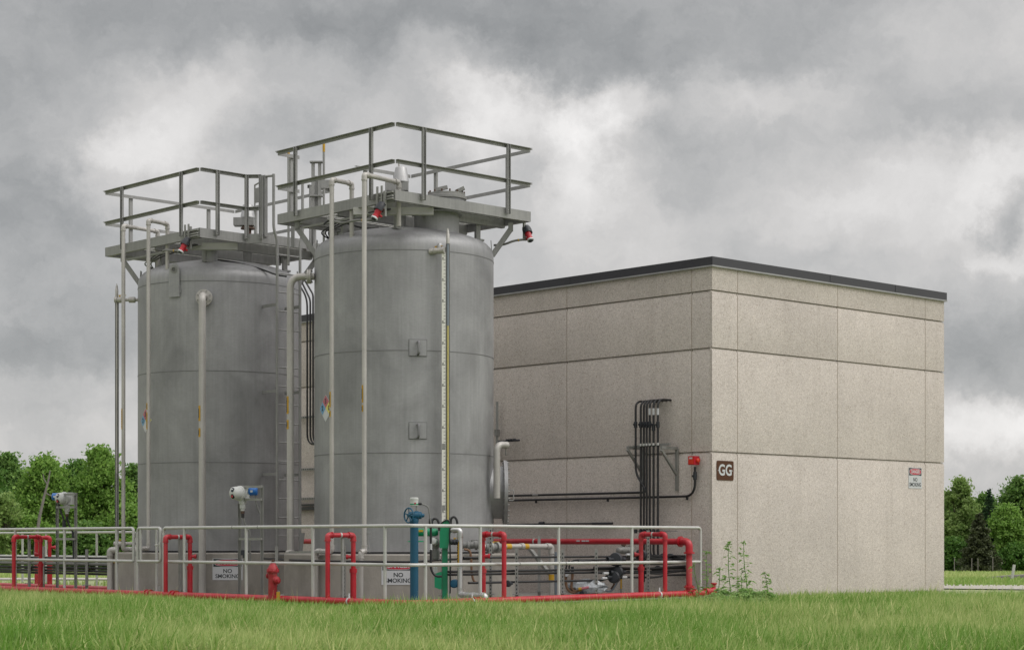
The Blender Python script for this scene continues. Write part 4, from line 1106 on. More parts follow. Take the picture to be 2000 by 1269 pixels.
# ------------------------------------------------------------------ transmitter stands
def stand(px0, px1, pxh, yh, ytop, u, left, label):
    p0, p1 = on_u(px0, u), on_u(px1, u)
    y = p0.y
    t = thing('detector_stand', (p0+p1)/2, label, 'detector', 'open path detectors on strut stands')
    for p, zt in ((p0, zy(ytop if left else ytop+36, p0.y)), (p1, zy(ytop, p1.y))):
        m = MB(); 
        m.box(p+Z*((zt-.1)/2)+Y*.018, (.044, .006, zt+.1)); m.box(p+X*.02+Z*((zt-.1)/2), (.005, .04, zt+.1)); m.box(p-X*.02+Z*((zt-.1)/2), (.005, .04, zt+.1))
        m.build('strut_post', M['strut'], t)
    for yy in (ytop+3, ytop+28, 1052):
        a, b = Vector(p0), Vector(p1); MB().bar(a+Z*zy(yy, a.y)-Y*.03, b+Z*zy(yy, b.y)-Y*.03, .03, .035).build('cross_strut', M['strut'], t)
    sx = 1
    o = W(pxh, yh, y-.10); ax = Vector((-.66, -.75, .02)).normalized()
    if left: ax = Vector((-.60, -.8, .0)).normalized()
    hs = MB().lathe([(.0, .185), (.06, .18), (.088, .155), (.098, .11), (.10, .05), (.112, .045), (.112, .02), (.10, .015), (.10, -.06), (.06, -.075)], o, ax, 26)
    hs.box(o-ax*.05-Y*.0, (.19, .15, .205))
    hd_ = hs.build('housing', M['white'], t)
    e = Z.cross(ax).normalized()
    for zz, m_, rr in ((.042, 'glass', .036), (-.048, 'glass', .038)):
        MB().lathe([(rr, 0), (rr*.95, .012), (.0, .014)], o+ax*.168+Z*zz+e*.012, (ax+Z*zz*6).normalized(), 16).build('window', M[m_], hd_)
    MB().lathe([(.02, 0), (.018, .006), (.0, .008)], o+ax*.186+Z*-.052+e*.012, (ax-Z*.3).normalized(), 12).build('red_reflector', M['signred'], hd_)
    b0 = o-X*(-.18 if not left else .155)+Y*.0+Z*.03
    bm = MB().lathe([(.05, -.07), (.062, -.06), (.062, .05), (.05, .065), (.0, .07)], b0, X, 20)
    bmo = bm.build('blue_junction', M['dblue'], t)
    MB().box(b0-Y*.062+X*-.02, (.035, .004, .03)).build('label_plate', M['signwhite'], bmo)
    MB().lathe([(.055, 0), (.055, -.05), (.045, -.06), (.045, -.12), (.032, -.125), (.03, -.16)], o-Z*.10-ax*.03, Z, 16).build('lower_neck', M['white'], t)
    g_ = o-Z*.26-ax*.03
    MB().cyl(g_, g_-Z*.04, .03, 12).build('brass_gland', M['rust'], t)
    MB().cyl(g_-Z*.04, g_-Z*.10, .025, 12).build('black_gland', M['black'], t)
    c0 = MB().tube(arc([g_-Z*.08, g_-Z*.22+X*.05, g_-Z*.32+X*.11, g_-Z*.50+X*.11, g_-Z*.80+X*.11], .08), .016 if left else .013, 8); c0.build('flexible_conduit', M['black' if left else 'flex'], t)
    c1 = MB().tube(arc([b0+Z*-.05+X*.03, b0-Z*.22+X*(.05 if not left else .06), b0-Z*.38+X*.13, b0-Z*.55+X*.13, b0-Z*.75+X*.13], .1), .016 if left else .012, 8); c1.build('cable', M['black' if left else 'flex'], t)
    if not left:
        MB().cyl(g_-Z*.24+X*.055, g_-Z*.28+X*.065, .025, 10).build('white_ferrule', M['signwhite'], t)
        MB().box(g_-Z*.62+X*.02, (.09, .06, .075)).cyl(g_-Z*.58+X*.03, g_-Z*.70+X*.03, .03, 10).build('terminal_block', M['blackm'], t)
        MB().cyl(b0-Z*.44+X*.13, b0-Z*.52+X*.13, .022, 10).build('conduit_plug', M['black'], t)
        MB().cyl(b0-Z*.30+X*.115, b0-Z*.36+X*.125, .014, 10).build('cable_tag', M['signwhite'], t)
    else:
        MB().cyl(g_-Z*.30+X*.11, g_-Z*.40+X*.11, .03, 10).build('conduit_union', M['blackm'], t); MB().cyl(b0-Z*.40+X*.13, b0-Z*.52+X*.13, .03, 10).build('conduit_union', M['blackm'], t)
    return t
stand(468, 511.5, 471, 963, 947, RU+.34, False, 'white dome detector with blue box on a strut stand before the left tank')
stand(112, 148, 128, 973, 962, RU+.34, True, 'white detector with blue end on a strut stand before the green trees')

# ------------------------------------------------------------------ conduit racks
def strut_post(q, z0, z1, label, slots=True, face=-1, grp='perforated strut posts'):
    t = thing('strut_post', q, label, 'post', grp)
    m = MB()
    m.box(q+Z*((z0+z1)/2)+Y*.0, (.045, .005, z1-z0)); m.box(q+X*.02+Y*.02+Z*((z0+z1)/2), (.005, .04, z1-z0)); m.box(q-X*.02+Y*.02+Z*((z0+z1)/2), (.005, .04, z1-z0))
    s = MB(); z = z0+.06
    while slots and z < z1-.03: s.box(q+Z*z-Y*.0035, (.014, .003, .026)); z += .055
    m.build('channel', M['strut'], t, extra=(s, M['darkgap']) if slots else None)
    MB().box(q-Z*-.11+Z*0, (.12, .12, .012)).build('base_plate', M['strut'], t)
    return t
def cable_line(pts, r, label, m='black', bend=.1, grp='black conduits of the left rack', name='conduit'):
    return tag(MB().tube(arc(pts, bend), r, 10).build(name, M[m]), label, 'conduit', grp)
# left rack, runs along V
LU = RU+.85
zs = [(1090, .020, 'uppermost black conduit on the left rack'), (1095, .017, 'second black conduit from the top on the left rack'), (1101.5, .03, 'grey conduit among the black ones on the left rack'), (1109.5, .022, 'black conduit just below the mid rail on the left rack'), (1115.5, .022, 'second black conduit below the mid rail on the left rack'), (1121, .022, 'lowest black conduit on the left rack')]
for py, r, lab in zs:
    a = on_u(212, LU); zz = zy(py, a.y); b = P(LU, (a-C0).dot(V)+9.5)
    du = U*(.02*(zs.index((py, r, lab))%2))
    cable_line([a+Z*zz+du, b+Z*zz+du], r, lab, 'flex' if r == .03 else 'black')
for px, yt, lab in ((169, 1072, 'strut post right of the left detector stand at the rack'), (56.5, 1052, 'dark strut post inside the leftmost red hop-over pipe'), (84, 1066, 'wide strut post between the two red legs at far left')):
    q = on_u(px, LU-.06); strut_post(q, -.1, zy(yt, q.y), lab, False)
q = on_u(110, LU+.3)
# right rack, runs along U behind the right rail
RVv = .55
lines = [(1087, .016, 905, 1338, 'top black conduit of the right rack'), (1112.5, .018, 875, 1338, 'black conduit just under the mid rail of the right rack'), (1118, .018, 875, 1338, 'second black conduit under the mid rail of the right rack'), (1134, .017, 915, 1175, 'lowest black conduit of the right rack')]
for py, r, x0, x1, lab in lines:
    a, b = on_v(x0, RVv), on_v(x1, RVv)
    zz = zy(py, on_v(1100, RVv).y)
    cable_line([a+Z*zz, b+Z*zz], r, lab, grp='black conduits of the right rack')
cable_line([W(514, 1090, 29.5), W(560, 1093, 28.3), W(620, 1095, 27.0), W(800, 1097, 26.4), W(870, 1092, 26.9), W(940, 1089.5, 27.0)], .017, 'single black conduit crossing in front of both plinths', grp='black conduits of the right rack')
for px, yt, v_, lab in ((958, 1022, .75, 'tall strut post in front of the red hop-over pipe near the silver pipe'), (1009, 1070, .48, 'perforated strut post right of the plinth end'), (1053, 1046, 1.4, 'smooth grey strut post before the wall under the red header'), (1099, 1072, .48, 'perforated strut post beside the rail post by the brown hoses'),
                        (1164.5, 1072, .48, 'perforated strut post left of the black junction boxes'), (1266, 1035, .45, 'tall perforated strut post between the legs of the right hop-over pipe'),
                        (876-11, 1072, .9, 'perforated strut post at the green column')):
    q = on_v(px, v_); strut_post(q, -.1, zy(yt, q.y), lab, px not in (1053,))
for px, yt, yy, lab in ((302, 1130, 30.1, 'x'),): pass
q = at_px(672, 26.3); strut_post(q, -.1, zy(1065, 26.3), 'strut post between the legs of the hop-over pipe before the right tank')
q = at_px(540, 28.3); strut_post(q, -.1, zy(1066, 28.3), 'plain strut post behind the red fire hydrant', False)
q = at_px(355, 29.4); strut_post(q, -.1, zy(1036, 29.4), 'thin strut post just behind the rail beside the gate', False)
# grey product line with elbow
yy = zy(1066.5, on_v(1040, 1.2).y); a, b = on_v(938, 1.2), on_v(1077, 1.2)
pr = pipe('product_pipe', 'light grey pipe with yellow bands turning down beside the slotted strut', [a+Z*yy, b+Z*yy, b+Z*-.05], .04, 'pipe', bend=.07)
for px in (992, 1026):
    q = on_v(px, 1.2)+Z*yy; MB().cyl(q-U*.05, q+U*.05, .0415, 14).build('yellow_band', M['yellow'], pr)
q = on_v(1077, 1.2); MB().cyl(q+Z*zy(1133, q.y), q+Z*zy(1121, q.y), .0425, 14).build('yellow_band', M['yellow'], pr)
MB().cyl(on_v(1019, 1.2)+Z*yy-U*.03, on_v(1019, 1.2)+Z*yy+U*.03, .052, 14).build('union', M['pipe'], pr)
vt = valve('flanged_valve', 'grey flanged valve at the left end of the yellow banded pipe', on_v(963, 1.2)+Z*(yy-.01), U, .042, 'flex', 'yellow', .34)
MB().lathe([(.08, -.02), (.08, .02)], on_v(957, 1.2)+Z*(yy-.01), U, 16).lathe([(.08, -.02), (.08, .02)], on_v(970, 1.2)+Z*(yy-.01), U, 16).build('flange', M['strut'], vt)
# diagonal brace
tag(MB().bar(W(1034, 1070, 29.3), W(1078, 1126, 28.6), .05, .05).build('diagonal_brace', M['strut']), 'grey diagonal brace behind the yellow banded pipe', 'brace')
tag(MB().box(on_v(1088, 1.0)+Z*.3, (.06, .05, .8), FR).build('steel_column', M['gaugeblue']), 'dark slate steel upright behind the rail post', 'post')

# hose cluster, plastic wrapped pump, junction boxes
yv = on_v(1110, .75).y
hc = thing('hose_assembly', W(1110, 1150, yv), 'brown and black hoses coming from the plastic wrapped pump', 'hose')
for pts, m_, r in (([(1112, 1094), (1106, 1104), (1105, 1118)], 'black', .013), ([(1170, 1093), (1130, 1093), (1118, 1094), (1112, 1102), (1111, 1116)], 'black', .013),
                ([(1105, 1118), (1105, 1140), (1109, 1152), (1120, 1158), (1132, 1150)], 'hose', .02), ([(1118, 1112), (1118, 1130), (1115, 1148), (1124, 1156), (1140, 1146)], 'hose', .02)):
    MB().tube(arc([W(px, py, yv) for px, py in pts], .1), r, 9).build('hose', M[m_], hc)
for px, py in ((1106, 1120), (1118, 1114)): MB().cyl(W(px, py+6, yv), W(px, py-8, yv), .024, 12).build('coupler', M['blackm'], hc)
MB().cyl(W(1107, 1120, yv-.03), W(1107, 1125, yv-.03), .026, 12).build('white_ferrule', M['signwhite'], hc)
MB().cyl(W(1130, 1150, yv-.04), W(1136, 1149, yv-.04), .026, 12).build('yellow_sleeve', M['yellow'], hc)
pu = thing('wrapped_pump', W(1145, 1158, yv+.1), 'small pump wrapped in clear plastic sheeting behind the strut posts', 'pump')
mp_ = M['plastic'] = mat('plastic_sheet', (.36, .385, .41), .25, var=.3, scale=25, bump=1.0, bscale=30)
mb = MB(); rnd = random.Random(3); o = W(1146, 1146, yv+.1); vs = []; ns, nr = 12, 7
for i in range(nr):
    for k in range(ns):
        ph = math.pi*(i/(nr-1)); th = 2*math.pi*k/ns; rr = 1+rnd.uniform(-.28, .2)
        vs.append(o+Vector((math.cos(ph)*.28*rr, math.sin(ph)*math.sin(th)*.12*rr, math.sin(ph)*math.cos(th)*.115*rr)))
fs = []
for i in range(nr-1):
    for k in range(ns):
        l = (k+1) % ns; fs.append((i*ns+k, i*ns+l, (i+1)*ns+l, (i+1)*ns+k))
mb.add(vs, fs); mb.build('plastic_wrap', mp_, pu, smooth=20)
MB().cyl(W(1136, 1149, yv-.05), W(1150, 1146, yv-.05), .02, 10).build('red_nozzle', M['nfred'], pu)
MB().cyl(W(1136, 1156, yv-.05), W(1136, 1158, yv-.15), .035, 12).build('shaft_end', M['glass'], pu)

def jbox(px, py, v_, label, s=1.0):
    q = on_v(px, v_); q = q+Z*zy(py, q.y)
    t = thing('junction_box', q, label, 'junction box', 'black round junction boxes of the right rack')
    MB().lathe([(.05*s, -.05*s), (.078*s, -.045*s), (.08*s, .02*s), (.07*s, .03*s), (.07*s, .045*s), (.03*s, .05*s)], q, Vector((-.35, -.93, .1)), 18).build('body', M['blackm'], t)
    m = MB()
    m.cyl(q-U*.14*s, q+U*.14*s, .022*s, 10).cyl(q-U*.10*s, q-U*.14*s, .03*s, 10).cyl(q+U*.10*s, q+U*.14*s, .03*s, 10)
    m.build('hub', M['blackm'], t)
    return t
jbox(1296, 1090, .62, 'black junction box behind the outer leg of the right hop-over pipe', 1.0); jbox(1285, 1112, .6, 'low black conduit fitting right of the strut post', .8)
jbox(1203, 1092, .5, 'black junction box on the conduit left of the rail post', 1.3); jbox(1252, 1083, .5, 'black junction box right of the rail post near the red pipe top', 1.1)
jbox(1206, 1117, .5, 'upper of the two stacked black junction boxes under the mid rail', 1.15); jbox(1199, 1126.5, .5, 'lower of the two stacked black junction boxes', 1.15); jbox(1310, 1091, .6, 'black junction box beside the thick red riser', 1.05)
jbox(992, 1139, .5, 'small black conduit outlet box at the plinth end', .6)
for px, py, v_ in ((1228, 1082.5, .5), (1183, 1119, .48), (1180, 1128.5, .48), (1219, 1126.5, .48)):
    q = on_v(px, v_); q = q+Z*zy(py, q.y); tag(MB().cyl(q-U*.05, q+U*.05, .019, 10).build('cable_label', M['signwhite']), 'white wrap label on the black conduits near the junction boxes', 'label', 'white wrap labels on the conduits')
for pts, lab in (([(1232, 1090), (1150, 1093.5), (1130, 1095)], 'middle black conduit leading into the upper left junction box'), ([(1165, 1135), (1195, 1126.5), (1280, 1127), (1300, 1122.5), (1340, 1122)], 'bent black conduit leaving the lower stacked junction box'), ([(1165, 1118.5), (1206, 1117), (1290, 1119.5), (1340, 1113)], 'bent black conduit leaving the upper stacked junction box'),
                 ([(1160, 1108), (1200, 1107.5), (1260, 1110), (1338, 1105)], 'bent black conduit just below the mid rail by the junction boxes'), ([(1260, 1087), (1300, 1093), (1338, 1088)], 'sagging black conduit by the right hop-over pipe'), ([(1175, 1100), (1290, 1101), (1338, 1098)], 'black conduit hidden behind the mid rail near the junction boxes'), ([(1210, 1091.5), (1300, 1091.5)], 'short black conduit between the top junction boxes')):
    y_ = on_v(pts[0][0], .48).y
    vs = []
    for px, py in pts:
        q = on_v(px, .52); vs.append(q+Z*zy(py, q.y))
    cable_line(vs, .0165, lab, grp='black conduits of the right rack')
for k, (pts, m_, lab) in enumerate(((((1207, 1131), (1203, 1142), (1196, 1152), (1188, 1155), (1178, 1149)), 'gaugeblue', 'dark green hose looping under the stacked junction boxes'), (((1203, 1130), (1198, 1143), (1193, 1150)), 'rust', 'rusty brown wire hanging under the stacked junction boxes'))):
    tag(MB().tube(arc([W(px, py, yv+.7) for px, py in pts], .1), .014, 8).build('hanging_hose', M[m_]), lab, 'hose')
for px, y0_, y1_, lab in ((1213, 1133, 1156, 'slim yellow banded post behind the stacked junction boxes'), (1315.5, 1120, 1154, 'slim yellow banded post beside the thick red riser')):
    q = on_v(px, .9); t = thing('marker_post', q, lab, 'post')
    MB().box(q+Z*.22, (.02, .03, .6), FR).build('upright', M['strut'], t)
    MB().box(q+Z*zy((y0_+y1_)/2+ (6 if px > 1300 else -6), q.y)-Y*.02, (.024, .01, .16), FR).build('yellow_band', M['yellow'], t)
for px, lab in ((1218, 'grey pump head above the conduits left of the right hop-over pipe'), (1322, 'grey pump head beside the thick red riser')):
    q = on_v(px, 1.0); q = q+Z*zy(1074, q.y); t = thing('valve_body', q, lab, 'valve')
    MB().lathe([(.03, -.14), (.045, -.13), (.045, -.07), (.03, -.06), (.06, -.03), (.06, .03), (.03, .05), (.05, .07), (.05, .13), (.075, .135), (.075, .16)], q, U, 16).build('body', M['strut'], t)
    MB().cyl(q, q+Z*.09, .025, 10).cyl(q+Z*.07, q+Z*.09, .04, 10).build('stem', M['rust'], t)
q = on_v(1170, 1.0)+Z*0; 

# ------------------------------------------------------------------ black conduit bundle on the wall
wu = -.30
cols = [1241.5, 1251.5, 1257.5, 1263, 1269, 1276.5, 1285]
pxt = [1300, 1303, 1305, 1307, 1309, 1309, 1309]
cb = thing('conduit_bundle', on_u(1262, wu), 'seven black conduits bending out of the tan wall and dropping together', 'conduit')
for i, px in enumerate(cols):
    p = on_u(px, wu-.006*(i % 2)); top = zy(783-(6-i)*-.0-(.6*(i)), p.y)
    e = p+U*(.30+.01*i)
    if i == 0:
        pts = [e+Z*top, p+Z*top, p+Z*zy(924, p.y), on_u(1260, wu-.03)+Z*zy(955, p.y), on_u(1260, wu-.03)+Z*zy(962, p.y)]
    elif i >= 3: pts = [e+Z*top, p+Z*top, p+Z*zy(1084+3*(i-3), p.y), on_u(1318+6*i-12, wu-.006*(i % 2))+Z*zy(1085+3*(i-3), 29.3)]
    else: pts = [e+Z*top, p+Z*top, p+Z*.22]
    c_ = MB().tube(arc(pts, .12, 7), .0175, 10).build('conduit_run', M['black'], cb)
    MB().lathe([(.018, -.05), (.028, -.045), (.028, .045), (.018, .05)], p+Z*zy(829+(6 if i == 5 else 0), p.y), Z, 12).cyl(p+Z*zy(829, p.y), p+Z*zy(829, p.y)-U*.045, .018, 8).build('seal_fitting', M['blackm'], c_)
    if i in (4, 5, 6): MB().cyl(p+Z*zy(810, p.y), p+Z*zy(797, p.y), .0195, 10).build('cable_tag', M['signwhite'], c_)
# bracket
br = thing('wall_bracket', on_u(1322, -.06)+Z*1.5, 'grey triangular strut bracket holding the black conduits off the wall', 'bracket')
for px_w, nm in ((1322, 'right'), (1256, 'left')):
    w_ = on_u(px_w, -.035); zt = zy(875, w_.y)
    m = MB()
    m.box(w_+Z*(zt-.33), (.04, .04, .66), FR)
    tip = w_-U*.36
    m.bar(w_+Z*zt, tip+Z*zt, .045, .045); m.bar(tip+Z*(zt-.03), w_+Z*(zt-.42), .035, .035)
    m.build('bracket_arm', M['strut'], br)
a_, b_ = on_u(1228, wu+.02), on_u(1309, wu+.02)
m = MB().bar(on_u(1238, wu+.03)+Z*zy(870, 29.5), on_u(1309, wu+.03)+Z*zy(868.5, 29.5), .04, .035); m.build('cross_strut', M['strut'], br)
m = MB()
for px in cols[1:]: q = on_u(px, wu-.02); m.cyl(q+Z*(zy(869.5, 29.8)-.018), q+Z*(zy(869.5, 29.8)+.018), .022, 10)
m.build('conduit_clamp', M['galv'], br)
lb = thing('wall_strut', on_u(1280, wu+.05)+Z*1.0, 'low horizontal strut clamping the black conduit bundle at rail height', 'bracket')
MB().bar(on_u(1236, wu+.03)+Z*zy(1036.5, 29.8), on_u(1322, wu+.03)+Z*zy(1036.5, 29.4), .03, .014).build('strut_bar', M['strut'], lb)
m = MB()
for px in cols: q = on_u(px, wu-.02); m.cyl(q+Z*(zy(1037, q.y)-.03), q+Z*(zy(1037, q.y)+.03), .026, 10)
m.build('conduit_clamp', M['blackm'], lb)
# black horizontals along the wall
a = on_u(1256, -.06); b = on_u(940, -.06); zz = zy(965, on_u(1100, -.06).y)
t = pipe('wall_conduit', 'upper black conduit running along the tan wall to the bundle', [a+Z*zz, b+Z*zz], .019, 'black', cat='conduit', fit=None)
MB().cyl(on_u(1041, -.06)+Z*zz, on_u(1052, -.06)+Z*zz, .021, 10).build('cable_tag', M['strut'], t)
rb = on_u(1357.5, -.07); zz = zy(968.5, rb.y); b2 = on_u(940, -.07)
t = pipe('wall_conduit', 'lower black conduit along the tan wall rising to the red alarm box', [b2+Z*zz, rb+Z*zz, rb+Z*zy(911, rb.y)], .019, 'black', cat='conduit', fit=None, bend=.2)
MB().lathe([(.02, -.07), (.03, -.06), (.03, .05), (.02, .06)], rb+Z*zy(928, rb.y), Z, 12).cyl(rb+Z*zy(929, rb.y), rb+Z*zy(929, rb.y)-V*-.05, .02, 8).build('seal_fitting', M['blackm'], t)
cp_ = MB()
for px in (1047, 1187, 1342): q = on_u(px, -.05); cp_.box(q+Z*(zz-.03), (.03, .025, .05), FR)
cp_.build('pipe_clamp', M['blackm'], t)
q = rb+Z*zy(899, rb.y)
ab = thing('alarm_box', q, 'small red alarm box on the tan wall left of the corner', 'alarm')
MB().box(q-U*.03, (.12, .125, .135), FR).build('case', M['red'], ab)
MB().box(q-U*.0935, (.008, .10, .11), FR).build('front_plate', M['orange'], ab)
MB().lathe([(.035, 0), (.035, .03), (.02, .04)], q-V*.063-U*.02, -V, 14).build('lamp', M['orange'], ab)
MB().box(q-U*.099+Z*.035, (.003, .06, .025), FR).build('label_plate', M['signwhite'], ab)
# low black conduit on wall just above the top rail
a, b = on_u(1196, -.06), on_u(985, -.06); zz = zy(1022.5, on_u(1090, -.06).y)
t = pipe('wall_conduit', 'low black conduit along the tan wall just above the guard rail', [a+Z*zz, b+Z*zz], .014, 'black', cat='conduit', fit=None)
MB().cyl(a+Z*zz+V*.0, a+Z*zz+V*.45, .02, 10).cyl(on_u(1058, -.06)+Z*(zz+.01)-V*.05, on_u(1058, -.06)+Z*(zz+.01)+V*.05, .03, 10).build('union', M['blackm'], t)
# upright strut and bolt-on arm by the manway
q = on_u(971, -.10)
t = strut_post(q, 1.9, zy(784, q.y), 'slim wall strut with short black arm above the manway', False, grp=None)
zz = zy(862, q.y)
m = MB().cyl(q+Z*zz-V*.05, on_u(1014, -.12)+Z*zz, .018, 10)
for px in (991, 998, 1005): p_ = on_u(px, -.12); m.lathe([(.02, -.02), (.032, -.015), (.032, .015), (.02, .02)], p_+Z*(zz+.012), Z, 10)
m.build('black_arm', M['blackm'], t)
MB().box(q+Z*zy(845, q.y), (.07, .07, .11), FR).build('clip', M['strut'], t)
# things on the wall seen in the slot between the tanks
su = -.30
for i, (px, y0_) in enumerate(((600, 0), (606, 0), (611.5, 0))):
    p = on_u(px, su); zb_ = zy(868, p.y)
    q = p-V*.6+U*0
    pts = [q+Z*zb_, p+Z*zb_, p+Z*zy((655, 600, 586)[i], p.y)]
    pts += [[p+Z*zy(640, p.y)], [p+Z*zy(585, p.y), on_u(588, su)+Z*zy(545, p.y)], [p+Z*zy(575, p.y), on_u(590, su)+Z*zy(535, p.y)]][i]
    if i == 0: pts[-1] = p+Z*zy(582, p.y); pts.append(on_u(586, su)+Z*zy(556, p.y))
    cable_line(pts, .018, ('left', 'middle', 'right')[i]+' one of three black conduits in the slot between the tanks', grp='black conduits between the tanks', bend=.2)
for py, h_, m_, lab in ((816, .04, 'strut', 'topmost slotted wall strut in the slot between the tanks'), (917, .045, 'strut', 'second slotted wall strut in the slot between the tanks'), (974, .045, 'strut', 'lowest slotted wall strut in the slot between the tanks'),
                 (986, .035, 'black', 'thin black tray on the wall between the tanks'), (993, .06, 'black', 'thick black tray on the wall between the tanks')):
    a, b = on_u(580, -.06), on_u(640, -.06); zz = zy(py, a.y)
    s = MB()
    for k in range(14): q = a+(b-a)*((k+.5)/14)+Z*zz-U*.027; s.box(q, (.004, .028, .018), FR)
    t = tag(MB().bar(a+Z*zz, b+Z*zz, .05, h_).build('wall_strut' if m_ == 'strut' else 'cable_tray', M[m_], extra=(s, M['darkgap']) if m_ == 'strut' else None), lab, 'bracket', 'struts on the wall between the tanks')
# dark valve handle shape beside ladder foot
tag(MB().prism(pxpoly([(586, 1078), (586, 1040), (595, 1040), (592, 1062), (590, 1078)], 30.6), X, Z, Vector((0, 30.6, 0)), Y, .05).build('pipe_saddle', M['steel']), 'tapered steel saddle at the foot of the ladder', 'bracket')
tag(MB().bar(P(uR-1.9, vR+.35, .70), P(uR-1.8, vR-.5, .70), .03, .03).build('small_strut', M['strut']), 'short strut lying on the plinth edge of the right tank', 'bracket')
# dark angle behind the middle vent pipe
MB_a = MB().bar(W(703, 1042, 27.2), W(726, 1042, 27.2), .03, .02).bar(W(716, 1042, 27.2), W(722, 1078, 27.2), .03, .02); tag(MB_a.build('pipe_support', M['steel']), 'thin angled pipe support beside the middle vent pipe foot', 'bracket')
# ------------------------------------------------------------------ ground
def gz(x, y):
    b = -.07
    if y < 24: b -= .022*(24-y)
    if y > 46: b -= 1.95*min(2.2, ((y-46)/104))**1.15
    return b
def grass_ground():
    m = bpy.data.materials.new('meadow_soil'); m.use_nodes = True
    nt = m.node_tree; bs = nt.nodes['Principled BSDF']; L = nt.links.new
    ge = N(nt, 'ShaderNodeNewGeometry')
    def noise(s, d, sc3=(1, 1, 1)):
        mp = N(nt, 'ShaderNodeMapping'); mp.inputs['Scale'].default_value = sc3; L(ge.outputs['Position'], mp.inputs['Vector'])
        n = N(nt, 'ShaderNodeTexNoise'); n.inputs['Scale'].default_value = s; n.inputs['Detail'].default_value = d; L(mp.outputs[0], n.inputs['Vector']); return n.outputs['Fac']
    r = N(nt, 'ShaderNodeValToRGB'); e = r.color_ramp.elements
    e[0].position = .32; e[0].color = (.13, .17, .07, 1); e[1].position = .68; e[1].color = (.36, .36, .20, 1)
    q = e.new(.5); q.color = (.22, .26, .12, 1)
    mx = N(nt, 'ShaderNodeMath', operation='MULTIPLY_ADD'); L(noise(6, 6), mx.inputs[0]); mx.inputs[1].default_value = .6
    ad = N(nt, 'ShaderNodeMath', operation='MULTIPLY'); L(noise(.35, 3), ad.inputs[0]); ad.inputs[1].default_value = .4
    L(ad.outputs[0], mx.inputs[2]); L(mx.outputs[0], r.inputs[0]); L(r.outputs[0], bs.inputs['Base Color']); bs.inputs['Roughness'].default_value = .95
    return m
ys_ = [-30, -10, 0, 6, 10, 14, 18, 21, 24, 28, 33, 38, 42, 46, 52, 60, 70, 80, 95, 110, 130, 150, 180, 220, 300, 450, 900, 2500]
xs_ = [-2500, -800, -300, -150, -80, -50, -30, -20, -12, -6, 0, 6, 12, 20, 30, 50, 80, 150, 300, 800, 2500]
mb = MB(); mb.add([Vector((x, y, gz(x, y))) for y in ys_ for x in xs_], [(j*len(xs_)+i, j*len(xs_)+i+1, (j+1)*len(xs_)+i+1, (j+1)*len(xs_)+i) for j in range(len(ys_)-1) for i in range(len(xs_)-1)])
tag(mb.build('ground', grass_ground(), origin=(0, 0, 0), smooth=None), kind='structure')
# gravel pad inside the enclosure
pd_ = MB().box(P(RU/2, 5.05, -.035), (abs(RU)+.1, 10.2, .07), FR)
tag(pd_.build('gravel_pad', M['gravel']), kind='structure')
def strip(name, pts, w, m, dz):
    pts = [Vector((x, y, 0)) for x, y in pts]; vs = []
    for i, p in enumerate(pts):
        t = (pts[min(i+1, len(pts)-1)]-pts[max(i-1, 0)]).normalized(); s = Z.cross(t)
        for k in (-1, 1):
            q = p+s*(k*w/2); vs.append(Vector((q.x, q.y, gz(q.x, q.y)+dz)))
    o = MB().add(vs, [(2*i, 2*i+1, 2*i+3, 2*i+2) for i in range(len(pts)-1)]).build(name, M[m], origin=(0, 0, 0), smooth=None)
    tag(o, kind='structure'); return o
strip('road', [(-60, 52), (-30, 48.5), (-14, 47), (-6, 47), (2, 45.8), (6, 41.5), (8.4, 38.5), (11, 37.2), (16, 36.6), (30, 36.2), (70, 36)], 3.6, 'road', .02)

# ------------------------------------------------------------------ grass blades
rng = np.random.default_rng(11)
def in_site(x, y):
    dx, dy = x-C0.x, y-C0.y
    u = dx*U.x+dy*U.y; v = dx*V.x+dy*V.y
    inside = (u > RU-.08) & (u < BW+.02) & (v > -.04) & (v < 10.2)
    inside &= ~((u > 0.0) & (v < 0.0))
    bb = (u > -.05) & (u < BW+.05) & (v > 0) & (v < BL+.05)
    return inside | bb, u, v
def vnoise(x, y, s, seed):
    r = np.random.default_rng(seed); g = r.random((64, 64))
    X_, Y_ = x/s, y/s; xi, yi = np.floor(X_).astype(int), np.floor(Y_).astype(int); fx, fy = X_-xi, Y_-yi
    fx = fx*fx*(3-2*fx); fy = fy*fy*(3-2*fy)
    a = g[xi % 64, yi % 64]; b = g[(xi+1) % 64, yi % 64]; c = g[xi % 64, (yi+1) % 64]; d = g[(xi+1) % 64, (yi+1) % 64]
    return (a*(1-fx)+b*fx)*(1-fy)+(c*(1-fx)+d*fx)*fy
